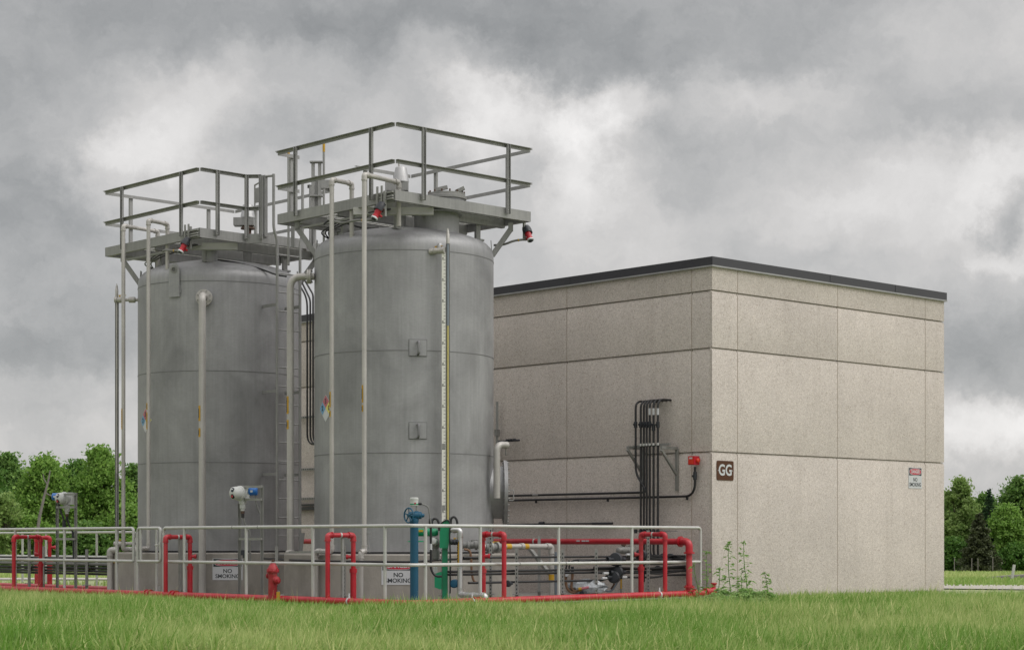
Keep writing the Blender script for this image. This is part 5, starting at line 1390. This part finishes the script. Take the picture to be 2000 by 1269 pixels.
def blades(name, x, y, h, w, lean, tint, m, label):
    n = len(x); z = np.array([gz(0, b) for b in y])
    a = rng.random(n)*2*np.pi; ca, sa = np.cos(a), np.sin(a)
    la = rng.random(n)*2*np.pi; wind = .25
    lx = (np.cos(la)+wind)*lean*h; ly = np.sin(la)*lean*h
    base = np.stack([x, y, z-.02], 1); side = np.stack([ca, sa, np.zeros(n)], 1)*(w/2)[:, None]
    bend = np.stack([lx, ly, np.zeros(n)], 1); up = np.zeros((n, 3)); up[:, 2] = 1
    m1 = base+bend*.28+up*(h*.55)[:, None]; tip = base+bend+up*(h*np.sqrt(np.maximum(.2, 1-lean**2)))[:, None]
    vs = np.stack([base-side, base+side, m1+side*.8, m1-side*.8, tip], 1).reshape(-1, 3)
    me = bpy.data.meshes.new(name)
    me.vertices.add(5*n); me.vertices.foreach_set('co', vs.astype(np.float32).ravel())
    idx = np.arange(n)[:, None]*5
    loops = np.concatenate([idx+np.array([[0, 1, 2, 3]]), idx+np.array([[3, 2, 4]])], 1).ravel()
    me.loops.add(7*n); me.loops.foreach_set('vertex_index', loops.astype(np.int32))
    ls = (np.arange(n)[:, None]*7+np.array([[0, 4]])).ravel(); me.polygons.add(2*n)
    me.polygons.foreach_set('loop_start', ls.astype(np.int32))
    me.update(calc_edges=True)
    at = me.attributes.new('tint', 'FLOAT', 'POINT'); at.data.foreach_set('value', np.repeat(tint, 5).astype(np.float32))
    me.polygons.foreach_set('use_smooth', np.ones(2*n, dtype=bool))
    me.materials.append(m); ob = bpy.data.objects.new(name, me); col.objects.link(ob)
    tag(ob, label, 'grass', kind='stuff'); return ob
M['grass'] = leaf_mat('grass_blade', (.150, .31, .042), (.66, .67, .31), .4)
n = 380000
yy = 1/(1/15.5+(1/37.0-1/15.5)*rng.random(n)**.82); xx = (rng.random(n)-.5)*2*(.285*yy+1.2)
ins, u_, v_ = in_site(xx, yy)
rd = (yy > 34.9) & (yy < 38.6) & (xx > 7)
k = ~ins & ~rd; xx, yy = xx[k], yy[k]; n = len(xx); u_, v_ = u_[k], v_[k]
cl_ = vnoise(xx, yy, 1.3, 1)*.6+vnoise(xx, yy, .42, 2)*.4
dry = vnoise(xx+40, yy*.8, 2.2, 3)
h = (.14+.16*cl_)*(.55+.9*rng.random(n)); h *= np.where(yy < 23, 1.12, .86)
near = ((np.abs(u_-RU) < .8) & (v_ > -.7)) | ((np.abs(v_) < .7) & (u_ < 0) & (u_ > RU-.7)); h = np.where(near, np.minimum(h, .06+.05*rng.random(n)+.05*cl_), h)
du_, dv_ = np.maximum(RU-u_, 0), np.maximum(-v_, 0); dd_ = np.hypot(du_, dv_)
h = np.where((u_ < .3) & (dd_ < 3.5), np.minimum(h, np.where(v_ > 1.5, 1.55, 1.05)*(.095+.055*dd_)*(.55+.75*rng.random(n))), h)
h = np.where((u_ > .5) & (v_ > -1.0), h*np.where(v_ > -.55, .26, .5), h)
h = np.where((xx > 6.8) & (yy > 29), h*.40, h)
h = np.where((u_ > RU) & (v_ > 9.9), h*.5, h)
dry = dry*.55+(1-cl_)*.45
lush = np.clip((vnoise(xx+9, yy, 2.7, 8)-.52)*4, 0, 1)*(yy < 24.5)
h = h*(1+.35*lush)
tint = np.clip(.20-.22*lush+.85*(dry-.38)+.55*(rng.random(n)-.5)+.25*(h < .1), 0, 1)
tint = np.where(rng.random(n) < .05, .95, tint)
blades('lawn_grass', xx, yy, h, (.007+.010*rng.random(n))*np.where(yy < 22, 1.5, 1.0), .15+.65*rng.random(n)**1.4, tint, M['grass'], 'long uneven green grass filling the foreground')
# seed stalks
n = 2600
yy = 1/(1/16.5+(1/30.0-1/16.5)*rng.random(n)); xx = (rng.random(n)-.5)*2*(.285*yy+.6)
ins, u_, v_ = in_site(xx, yy); k = ~ins & ~((v_ > -.3) & (u_ > -.2)); xx, yy = xx[k], yy[k]; kk = np.hypot(np.maximum(RU-u_[k], 0), np.maximum(-v_[k], 0)) > 2.2; xx, yy = xx[kk], yy[kk]; n = len(xx)
blades('seed_stalk_grass', xx, yy, .30+.16*rng.random(n), np.full(n, .005), .1+.25*rng.random(n), .7+.3*rng.random(n), M['grass'], 'thin pale seed stalks standing above the foreground grass')
# weeds inside the site and rough meadow behind
n = 46000
yy = 1/(1/38.5+(1/150.0-1/38.5)*rng.random(n)**.7); sd = rng.random(n) < .5
xx = np.where(sd, -(.12+.21*rng.random(n))*yy, (.215+.10*rng.random(n))*yy)
k = ~((yy < 51) & (yy > 41) & (xx < -4)); xx, yy = xx[k], yy[k]; n = len(xx)
dry = vnoise(xx, yy, 3, 5)
blades('meadow_grass', xx, yy, (.07+.16*rng.random(n))*np.where(yy<48, .8, 1.1), .02+.02*rng.random(n)+yy/5000, .2+.4*rng.random(n), np.clip(.15+.5*dry+.3*(rng.random(n)-.5), 0, 1), M['grass'], 'rough meadow grass beyond the site')

# ------------------------------------------------------------------ broadleaf weeds
M['weed'] = leaf_mat('weed_leaf', (.15, .29, .07), (.30, .44, .15), .45)
def weed(px, ytop, y, seed, label, dens=1.0, spread=.09, lean=0):
    rnd = random.Random(seed); b = at_px(px, y); z0 = gz(0, y); z1 = zy(ytop, y); Ht = z1-z0
    t = thing('weed_plant', b+Z*z0, label, 'plant', 'tall weeds by the building corner')
    st = []; 
    for i in range(9):
        f = i/8; st.append(b+Z*(z0+Ht*f)+X*(lean*f*f+.02*math.sin(f*5+seed))+Y*.02*math.cos(f*4+seed))
    MB().tube(st, [.007*(1-.7*i/8)+.0015 for i in range(9)], 6).build('stem', M['weed'], t)
    lf = MB(); tn = []
    def leaf(p, d, L_, w):
        s = d.cross(Z); s = s.normalized() if s.length > .1 else X
        dr = Z*(-.25*L_)
        lf.add([p, p+d*L_*.45+s*w+Z*.1*L_, p+d*L_+dr, p+d*L_*.45-s*w+Z*.1*L_], [(0, 1, 2, 3)])
    nn = int(60*dens*Ht)
    for i in range(nn):
        f = rnd.uniform(.12, 1); k = f*8; j = min(7, int(k)); p = st[j].lerp(st[j+1], k-j)
        a = rnd.uniform(0, 6.28); out = Vector((math.cos(a), math.sin(a), rnd.uniform(-.1, .5))).normalized()
        br = rnd.uniform(.2, 1)*spread*(1.25-f)
        p2 = p+out*br
        if br > .03: lf.add([p, p+Z*.004, p2+Z*.004, p2], [(0, 1, 2, 3)])
        for _ in range(rnd.choice((1, 2, 3))):
            a2 = a+rnd.uniform(-1.2, 1.2); leaf(p2, Vector((math.cos(a2), math.sin(a2), rnd.uniform(-.3, .5))).normalized(), rnd.uniform(.045, .095), rnd.uniform(.011, .02))
    for i in range(10):
        a = rnd.uniform(0, 6.28); leaf(st[-1]-Z*rnd.uniform(0, .06), Vector((math.cos(a), math.sin(a), rnd.uniform(.2, 1))).normalized(), .045, .009)
    o = lf.build('leaves', M['weed'], t, smooth=None)
    at = o.data.attributes.new('tint', 'FLOAT', 'FACE'); at.data.foreach_set('value', [rnd.random() for _ in o.data.polygons])
for i, a in enumerate((((1458), 1056, 25.6, 'tallest leafy weed in front of the tan wall'), (1428, 1058, 25.9, 'second tall leafy weed beside the tallest one'), (1407, 1108, 25.5, 'low leafy weed just right of the building corner'), (1446, 1125, 25.3, 'short bushy weed between the two tall weeds'),
                       (1497, 1117, 25.8, 'rightmost leafy weed standing alone before the tan wall'), (1377, 1076, 26.3, 'thin leafy weed in front of the rail end and red riser'), (1364, 1098, 26.0, 'sprawling weed overlapping the thick red riser'))):
    weed(a[0], a[1], a[2], i+1, a[3], dens=(1.0, .9, 1.0, 1.4, 1.1, .6, .6)[i], spread=(.12, .11, .13, .14, .09, .09, .12)[i], lean=(-.03, -.05, -.03, 0, -.02, .04, -.05)[i])
for i, (px, yt, y) in enumerate(((1400, 1160, 24.2), (1425, 1166, 23.6), (1450, 1160, 24), (1475, 1170, 23.4), (1490, 1155, 24.6), (1440, 1180, 22.8), (1415, 1152, 25), (1455, 1150, 25), (1470, 1158, 24.3))):
    weed(px, yt, y, 20+i, 'low dark leafy weed in the grass at the foot of the tall weeds', dens=9, spread=.24)

# ------------------------------------------------------------------ trees
LEAF = [leaf_mat('leaf_fresh', (.115, .245, .036), (.28, .44, .10), .45), leaf_mat('leaf_dark', (.055, .15, .025), (.14, .26, .05), .4),
        leaf_mat('leaf_pale', (.16, .27, .07), (.32, .43, .14), .45), leaf_mat('needle_dark', (.02, .055, .022), (.05, .10, .035), .15), leaf_mat('needle_brown', (.05, .066, .03), (.095, .11, .045), .15),
        leaf_mat('leaf_mid', (.085, .19, .04), (.20, .33, .08), .45)]
def leaf_cloud(pts, size, mtl, name, parent, rnd_, tints, flat=.0):
    n = len(pts); r = rnd_
    a = r.normal(size=(n, 3)); a /= np.linalg.norm(a, axis=1)[:, None]
    b = r.normal(size=(n, 3)); b -= a*(a*b).sum(1)[:, None]; b /= np.linalg.norm(b, axis=1)[:, None]
    s = (size*(.6+.8*r.random(n)))[:, None]
    vs = np.stack([pts-a*s, pts+b*s*.55, pts+a*s, pts-b*s*.55], 1).reshape(-1, 3)
    me = bpy.data.meshes.new(name); base = parent.location
    vs = vs-np.array(base)[None, :]
    me.vertices.add(4*n); me.vertices.foreach_set('co', vs.astype(np.float32).ravel())
    me.loops.add(4*n); me.loops.foreach_set('vertex_index', np.arange(4*n, dtype=np.int32))
    me.polygons.add(n); me.polygons.foreach_set('loop_start', np.arange(n, dtype=np.int32)*4); me.update(calc_edges=True)
    at = me.attributes.new('tint', 'FLOAT', 'POINT'); at.data.foreach_set('value', np.repeat(tints, 4).astype(np.float32))
    me.materials.append(mtl); o = bpy.data.objects.new(name, me); o.parent = parent; col.objects.link(o); return o
def broadleaf(px, ytop, y, wpx, seed, mi, label, nl=26000, size=.085, base_f=.03, gap=.0, trunk_px=None):
    r = np.random.default_rng(seed); b = at_px(px, y); z0 = gz(0, y); z1 = zy(ytop, y); Ht = z1-z0; Rw = wpx/F*y/2
    t = thing('broadleaf_tree', b+Z*z0, label, 'tree', 'trees at the edge of the meadow')
    tk = MB(); top = b+Z*(z0+Ht*.9)
    pts = [b+Z*(z0-.2+Ht*.92*f)+X*.25*math.sin(f*3+seed)+Y*.2*math.cos(f*2+seed) for f in (0, .2, .4, .6, .8, 1)]
    tk.tube(pts, [.017*Ht*(1-.85*f) for f in (0, .2, .4, .6, .8, 1)], 8)
    ncl = int(70+Ht*6); cl = []
    for i in range(ncl):
        f = base_f+(1-base_f)*r.random()**.8
        prof = math.sin(math.pi*min(1, (.10+.9*f))**.85)**.55 if f > .3 else .75+.6*f
        rr = Rw*prof*math.sqrt(r.random())*1.0; a = r.random()*6.283
        c = np.array([b.x+rr*math.cos(a), b.y+rr*math.sin(a)*.8, z0+Ht*(.04+.92*f)])
        cl.append((c, (.085+.085*r.random())*min(Ht, 2.6*Rw)*.95*(1.1-.35*f)))
        if i % 2 == 0:
            j = min(4, int(f*4.2)); s = pts[j]; e = Vector(c)
            tk.tube([s, s.lerp(e, .5)+Z*.06*Ht*.3, e], [.006*Ht*(1-.5*f), .004*Ht, .0015*Ht], 5)
    tk.build('trunk', M['bark'], t)
    P_, T_ = [], []
    per = nl//ncl
    for c, s in cl:
        d = r.normal(size=(per, 3)); d /= np.linalg.norm(d, axis=1)[:, None]
        rad = s*(r.random(per)**.42)[:, None]
        p = c+d*rad*np.array([1.05, 1.05, .72]); P_.append(p)
        T_.append(np.clip(r.random()*.45+.5*r.random(per)**1.5, 0, 1))
    ns = int(nl*.5)                     # loose sprays between the clumps
    ci = r.integers(0, len(cl), ns); cs = np.array([c[1] for c in cl])[ci][:, None]
    P_.append(np.array([c[0] for c in cl])[ci]+r.normal(size=(ns, 3))*cs*np.array([.75, .75, .6])); T_.append(np.clip(.1+.8*r.random(ns), 0, 1))
    p = np.concatenate(P_); tt = np.concatenate(T_)
    p[:, 2] = np.minimum(p[:, 2], z1+.1)
    leaf_cloud(p, size, LEAF[mi], 'crown', t, r, tt); return t
def conifer(px, ytop, y, wpx, seed, mi, label, nl=9000):
    r = np.random.default_rng(seed); b = at_px(px, y); z0 = gz(0, y); z1 = zy(ytop, y); Ht = z1-z0; Rw = wpx/F*y/2
    t = thing('conifer_tree', b+Z*z0, label, 'tree', 'trees at the edge of the meadow')
    tk = MB().tube([b+Z*(z0-.2), b+Z*(z0+Ht*.5), b+Z*z1], [.016*Ht, .011*Ht, .002*Ht], 8)
    P_, T_ = [], []; nb = int(70+Ht*4)
    for i in range(nb):
        f = .12+.87*(i/nb); a = i*2.4+r.random(); L_ = Rw*(1-f)**.75*(.7+.5*r.random())+.06*Rw
        s = np.array([b.x, b.y, z0+Ht*f]); e = s+np.array([math.cos(a)*L_, math.sin(a)*L_, -.22*L_+.12*L_*r.random()])
        tk.tube([Vector(s), Vector(e)], [.003*Ht, .001*Ht], 4)
        m = max(8, int(nl/nb*(L_/Rw)*2)); q = r.random(m)[:, None]**.7
        P_.append(s+(e-s)*q+r.normal(size=(m, 3))*np.array([.11, .11, .07])*L_*.9+np.array([0, 0, -.05*L_])); T_.append(np.clip(.25*r.random()+.6*r.random(m)*q[:, 0], 0, 1))
    tk.build('trunk', M['bark'], t)
    leaf_cloud(np.concatenate(P_), .085, LEAF[mi], 'crown', t, r, np.concatenate(T_)); return t
# left group, about a hundred metres off
TL = 104
for i, a in enumerate(((-40, 905, TL+4, 130, 1, 'fresh green tree at the very left edge of the wood'), (14, 886, TL+9, 110, 5, 'rounded green tree just left of the dead trunk top'), (88, 884, TL, 120, 0, 'broad fresh green tree behind the leaning dead trunk'),
                        (196, 872, TL+2, 125, 0, 'tallest bright green tree of the left group'), (262, 908, TL+6, 90, 5, 'dark green tree at the left edge of the left tank'), (150, 900, TL+12, 110, 1, 'darker tree set back between the bright green trees'),
                        (2, 962, TL-8, 90, 2, 'low pale yellow green tree at the left edge'), (250, 985, TL-6, 90, 0, 'low bright bush between the gauge column and the left tank'), (62, 1010, TL-7, 90, 0, 'low green bush at the foot of the dead trunk'), (168, 1020, TL-7, 110, 5, 'low dark bush under the tallest left tree'),
                        (-120, 880, TL+5, 130, 0, 'bright green tree beyond the left edge'), (330, 900, TL+5, 120, 0, 'green tree hidden behind the left tank'))):
    broadleaf(a[0], a[1], a[2], a[3], 31+i, a[4], a[5], nl=24000 if a[1] < 950 else 14000, size=.10)
dt = thing('dead_tree', at_px(70, 96)+Z*gz(0, 96), 'leaning bare grey dead trunk in front of the left trees', 'tree')
MB().tube([W(66, 1130, 96), W(70, 1060, 96), W(77, 1010, 96), W(86, 970, 96), W(94, 940, 96), W(98, 918, 96)], [.10, .09, .08, .065, .05, .03], 8).build('trunk', M['deadbark'], dt)
MB().tube([W(88, 962, 96), W(100, 968, 96.2), W(112, 962, 96.4)], [.04, .03, .015], 6).tube([W(92, 945, 96), W(86, 935, 96), W(84, 925, 96)], [.04, .03, .015], 6).build('branch', M['deadbark'], dt)
# right group
TRt = 138
for i, a in enumerate(((1872, 930, TRt, 74, 2, 'airy pale aspen like tree right of the building edge', 7000), (1842, 960, TRt+6, 70, 5, 'mid green tree at the building edge', 9000), (1990, 930, TRt+4, 92, 5, 'large rounded green tree at the right edge', 15000), (1968, 985, TRt-6, 80, 0, 'lower spreading green tree in front of the large rounded one', 10000),
                        (2050, 920, TRt+2, 110, 0, 'bright green tree beyond the right edge', 12000), (1905, 985, TRt+12, 110, 1, 'dark green tree deep behind the conifers', 12000), (1862, 1050, TRt-4, 70, 1, 'dark undergrowth bush at the foot of the pale tree', 8000), (1985, 1062, TRt-8, 90, 1, 'dark undergrowth bush at the right edge', 8000), (1930, 1075, TRt+3, 100, 1, 'dark undergrowth bush between the conifers', 8000), (2120, 910, TRt+6, 120, 5, 'mid green tree well beyond the right edge', 9000),
                        (1790, 930, TRt+5, 90, 5, 'green tree hidden behind the building', 9000))):
    broadleaf(a[0], a[1], a[2], a[3], 61+i, a[4], a[5], nl=int(a[6]*1.6), size=.11)
broadleaf(1925, 962, TRt+9, 80, 83, 5, 'mid green feathery tree filling the gap behind the conifers', nl=13000, size=.11)
broadleaf(1895, 975, TRt+4, 60, 84, 2, 'pale feathery tree between the aspen like tree and the conifers', nl=8000, size=.11)
conifer(1932, 952, TRt-2, 60, 91, 3, 'narrow dark green conifer behind the brown one', 8000)
conifer(1913, 1000, TRt-9, 88, 92, 4, 'brownish conifer in front of the dark trees', 13000)
# the wood carries on out of the picture and behind the plant
src = [o for o in col.objects if o.type == 'EMPTY' and o.name.startswith('broadleaf_tree')]
rr_ = random.Random(4)
for i in range(26):
    s_ = src[i % len(src)]; y = rr_.uniform(112, 150)
    px = (-900, -760, -640, -520, -420, -320, -230, 420, 520, 620, 720, 820, 920, 1020, 1120, 1220, 1320, 1420, 1520, 1620, 1710, 2220, 2330, 2450, 2580, 2720)[i]
    c = s_.copy(); col.objects.link(c); c.location = at_px(px, y)+Z*gz(0, y); c.rotation_euler.z = rr_.uniform(0, 6.28); k_ = rr_.uniform(1.1, 1.5); c.scale = (k_, k_, k_)
    c['label'] = 'green tree of the wood outside the picture or hidden behind the plant'; c['group'] = 'hidden trees of the wood'
    for ch in s_.children:
        d = ch.copy(); col.objects.link(d); d.parent = c
# leaning bollard, fallen guard log and thin stakes at right
q = W(1975, 1131, 44); lp = thing('leaning_post', q, 'white post leaning to the right in the rough grass', 'post')
MB().bar(W(1974, 1138, 44)-Z*.1, W(1981, 1102, 44), .075, .05).build('post', M['galv'], lp)
tag(MB().tube([W(1880, 1138, 47), W(1920, 1133, 46), W(1960, 1129.5, 45), W(2060, 1124, 44)], [.05, .07, .08, .08], 8).build('fallen_log', M['deadbark']), 'grey fallen log lying in the grass at the right edge', 'log')
for i, px in enumerate((1910, 1939, 1898, 1864)):
    y = 100; q = at_px(px, y); tag(MB().cyl(q+Z*(gz(0, y)-.1), q+Z*(gz(0, y)+.95), .022, 8).build('fence_stake', M['deadbark']), 'thin grey stake at the foot of the right trees', 'stake', 'stakes before the right trees')

# ------------------------------------------------------------------ sky
w = bpy.data.worlds.new('World'); sc.world = w; w.use_nodes = True
nt = w.node_tree; L = nt.links.new; bg = nt.nodes['Background']
SUN_AZ, SUN_EL = R_(112), R_(48)        # azimuth clockwise from +Y (camera forward): behind the camera on the right
sd = Vector((math.sin(SUN_AZ)*math.cos(SUN_EL), math.cos(SUN_AZ)*math.cos(SUN_EL), math.sin(SUN_EL)))
sky = N(nt, 'ShaderNodeTexSky', sky_type='NISHITA'); sky.sun_disc = False; sky.sun_elevation = SUN_EL; sky.sun_rotation = SUN_AZ
tc = N(nt, 'ShaderNodeTexCoord'); nrm = N(nt, 'ShaderNodeVectorMath', operation='NORMALIZE'); L(tc.outputs['Generated'], nrm.inputs[0])
D = nrm.outputs[0]
def vm(op, a, b=None):
    n = N(nt, 'ShaderNodeVectorMath', operation=op)
    for i, q in enumerate((a, b)):
        if q is None: continue
        if isinstance(q, (tuple, Vector)): n.inputs[i].default_value = tuple(q)
        else: L(q, n.inputs[i])
    return n
def mth(op, a, b=None, c=None):
    n = N(nt, 'ShaderNodeMath', operation=op)
    for i, q in enumerate((a, b, c)):
        if q is None: continue
        if isinstance(q, (int, float)): n.inputs[i].default_value = q
        else: L(q, n.inputs[i])
    return n.outputs[0]
def noise(vec, s, d, r=.55, col_=False, dist=0.0):
    n = N(nt, 'ShaderNodeTexNoise'); n.inputs['Scale'].default_value = s; n.inputs['Detail'].default_value = d; n.inputs['Roughness'].default_value = r; n.inputs['Distortion'].default_value = dist
    L(vec, n.inputs['Vector']); return n.outputs['Color' if col_ else 'Fac']
wn = vm('SUBTRACT', noise(D, 15, 9, .66, True), (.5, .5, .5))
ws = vm('MULTIPLY', wn.outputs[0], (.085, .085, .075)); DW = vm('ADD', D, ws.outputs[0]).outputs[0]
stretch = vm('MULTIPLY', DW, (1, 1, 1.5)).outputs[0]
n1 = noise(stretch, 10, 8, .6); n2 = noise(vm('MULTIPLY', DW, (1, 1, 1.5)).outputs[0], 26, 7, .62, dist=.2)
acc = mth('MULTIPLY_ADD', mth('SUBTRACT', n1, .5), .40, BASE)
acc = mth('MULTIPLY_ADD', mth('SUBTRACT', n2, .5), .17, acc)
BLOBS = [  # px, py, rx, ry, amount
 (1000, -50, 2600, 260, -.13), (1750, 60, 600, 150, .04), (250, 90, 480, 130, -.02), (1150, 90, 620, 110, -.07), (1900, 60, 500, 160, .03),
 (260, 240, 260, 100, .07), (300, 270, 140, 60, .10), (190, 330, 70, 90, .07), (540, 170, 230, 90, .11), (900, 130, 120, 80, .11), (960, 190, 110, 70, .08), (1010, 230, 140, 80, .14), (1180, 225, 95, 75, .15),
 (1130, 310, 80, 110, .13), (1240, 350, 120, 60, .06), (1500, 180, 190, 50, .07), (1600, 330, 260, 100, .05),
 (40, 300, 220, 190, -.09), (80, 560, 330, 190, -.09), (590, 240, 150, 110, -.11), (1050, 290, 70, 60, -.08), (720, 60, 560, 110, -.025), (430, 320, 120, 90, -.03), (560, 300, 160, 80, -.02), (1420, 320, 220, 85, -.09), (1880, 190, 260, 85, -.07), (1985, 400, 60, 70, -.19), (1950, 330, 90, 110, .12), (1985, 480, 70, 40, .12), (1800, 320, 160, 100, .05),
 (1600, 500, 300, 60, -.02), (1550, 400, 420, 120, .03), (1930, 690, 320, 130, -.15), (1930, 850, 260, 65, .20), (1890, 770, 90, 60, .05), (100, 660, 360, 50, -.05), (120, 760, 360, 40, .04), (140, 860, 340, 60, .05), (450, 440, 260, 120, .05), (1230, 480, 160, 120, .03)]
for px, py, rx, ry, am in BLOBS:
    c = Vector(((px-CX)/F, 1, (HY-py)/F)).normalized()
    s = vm('SUBTRACT', DW, tuple(c)); s = vm('MULTIPLY', s.outputs[0], (F/rx*.72, 2.0, F/ry*.72)); ln = vm('LENGTH', s.outputs[0]).outputs['Value']
    r = N(nt, 'ShaderNodeMapRange', interpolation_type='SMOOTHSTEP'); r.inputs['From Min'].default_value = .15; r.inputs['From Max'].default_value = .98
    r.inputs["To Min"].default_value = am*(1.45 if am > 0 else 1.2); r.inputs['To Max'].default_value = 0; L(ln, r.inputs['Value'])
    acc = mth('ADD', acc, r.outputs[0])
acc = mth('MAXIMUM', acc, .08)
# the cloud deck is brighter overhead and where the sun stands behind it
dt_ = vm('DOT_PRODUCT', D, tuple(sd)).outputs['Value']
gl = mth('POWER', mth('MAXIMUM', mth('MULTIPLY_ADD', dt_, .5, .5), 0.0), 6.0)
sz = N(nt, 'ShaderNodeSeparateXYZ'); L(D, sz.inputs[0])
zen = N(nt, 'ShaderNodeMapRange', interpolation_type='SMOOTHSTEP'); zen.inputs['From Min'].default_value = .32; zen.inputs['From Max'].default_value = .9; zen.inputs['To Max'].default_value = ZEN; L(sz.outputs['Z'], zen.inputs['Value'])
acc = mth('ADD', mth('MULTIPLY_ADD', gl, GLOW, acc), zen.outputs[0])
# grey-blue in the shade of the clouds, warm white where they are thin
ra = N(nt, 'ShaderNodeValToRGB'); e = ra.color_ramp.elements
e[0].position = .25; e[0].color = (.965, 1.0, 1.022, 1); e[1].position = .62; e[1].color = (1.02, 1.0, .985, 1)
L(acc, ra.inputs[0])
cm = N(nt, 'ShaderNodeMix', data_type='RGBA', blend_type='MULTIPLY'); cm.inputs['Factor'].default_value = 1
L(ra.outputs[0], cm.inputs[6]); L(acc, cm.inputs[7])
sc_ = vm('SCALE', cm.outputs[2]); sc_.inputs['Scale'].default_value = 1/BGS
fm_ = N(nt, 'ShaderNodeMix', data_type='RGBA'); fm_.inputs['Factor'].default_value = .96; L(sky.outputs[0], fm_.inputs[6]); L(sc_.outputs[0], fm_.inputs[7])
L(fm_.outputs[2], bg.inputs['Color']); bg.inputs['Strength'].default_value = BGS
w.cycles.sampling_method = 'MANUAL'; w.cycles.sample_map_resolution = 512

sl = bpy.data.lights.new('sun', 'SUN'); sl.energy = SUNE; sl.angle = R_(28); sl.color = (1.0, .965, .91)
so_ = bpy.data.objects.new('sun', sl); col.objects.link(so_); so_.location = (30, -30, 60)
so_.rotation_euler = (-sd).to_track_quat('-Z', 'Y').to_euler()

# ------------------------------------------------------------------ camera and output
cd = bpy.data.cameras.new('camera'); cam = bpy.data.objects.new('camera', cd); col.objects.link(cam)
cam.location = (0, 0, H); cam.rotation_euler = (R_(90), 0, 0)
cd.sensor_width = 36; cd.lens = 36*F/2000; cd.shift_y = (HY-634.5)/2000; cd.clip_end = 6000; cd.clip_start = .1
sc.camera = cam
sc.view_settings.view_transform = 'Standard'; sc.view_settings.look = 'None'; sc.view_settings.exposure = EXPO; sc.view_settings.gamma = 1
sc.cycles.max_bounces = 6; sc.cycles.diffuse_bounces = 3; sc.cycles.glossy_bounces = 3; sc.cycles.transmission_bounces = 3; sc.cycles.sample_clamp_indirect = 4
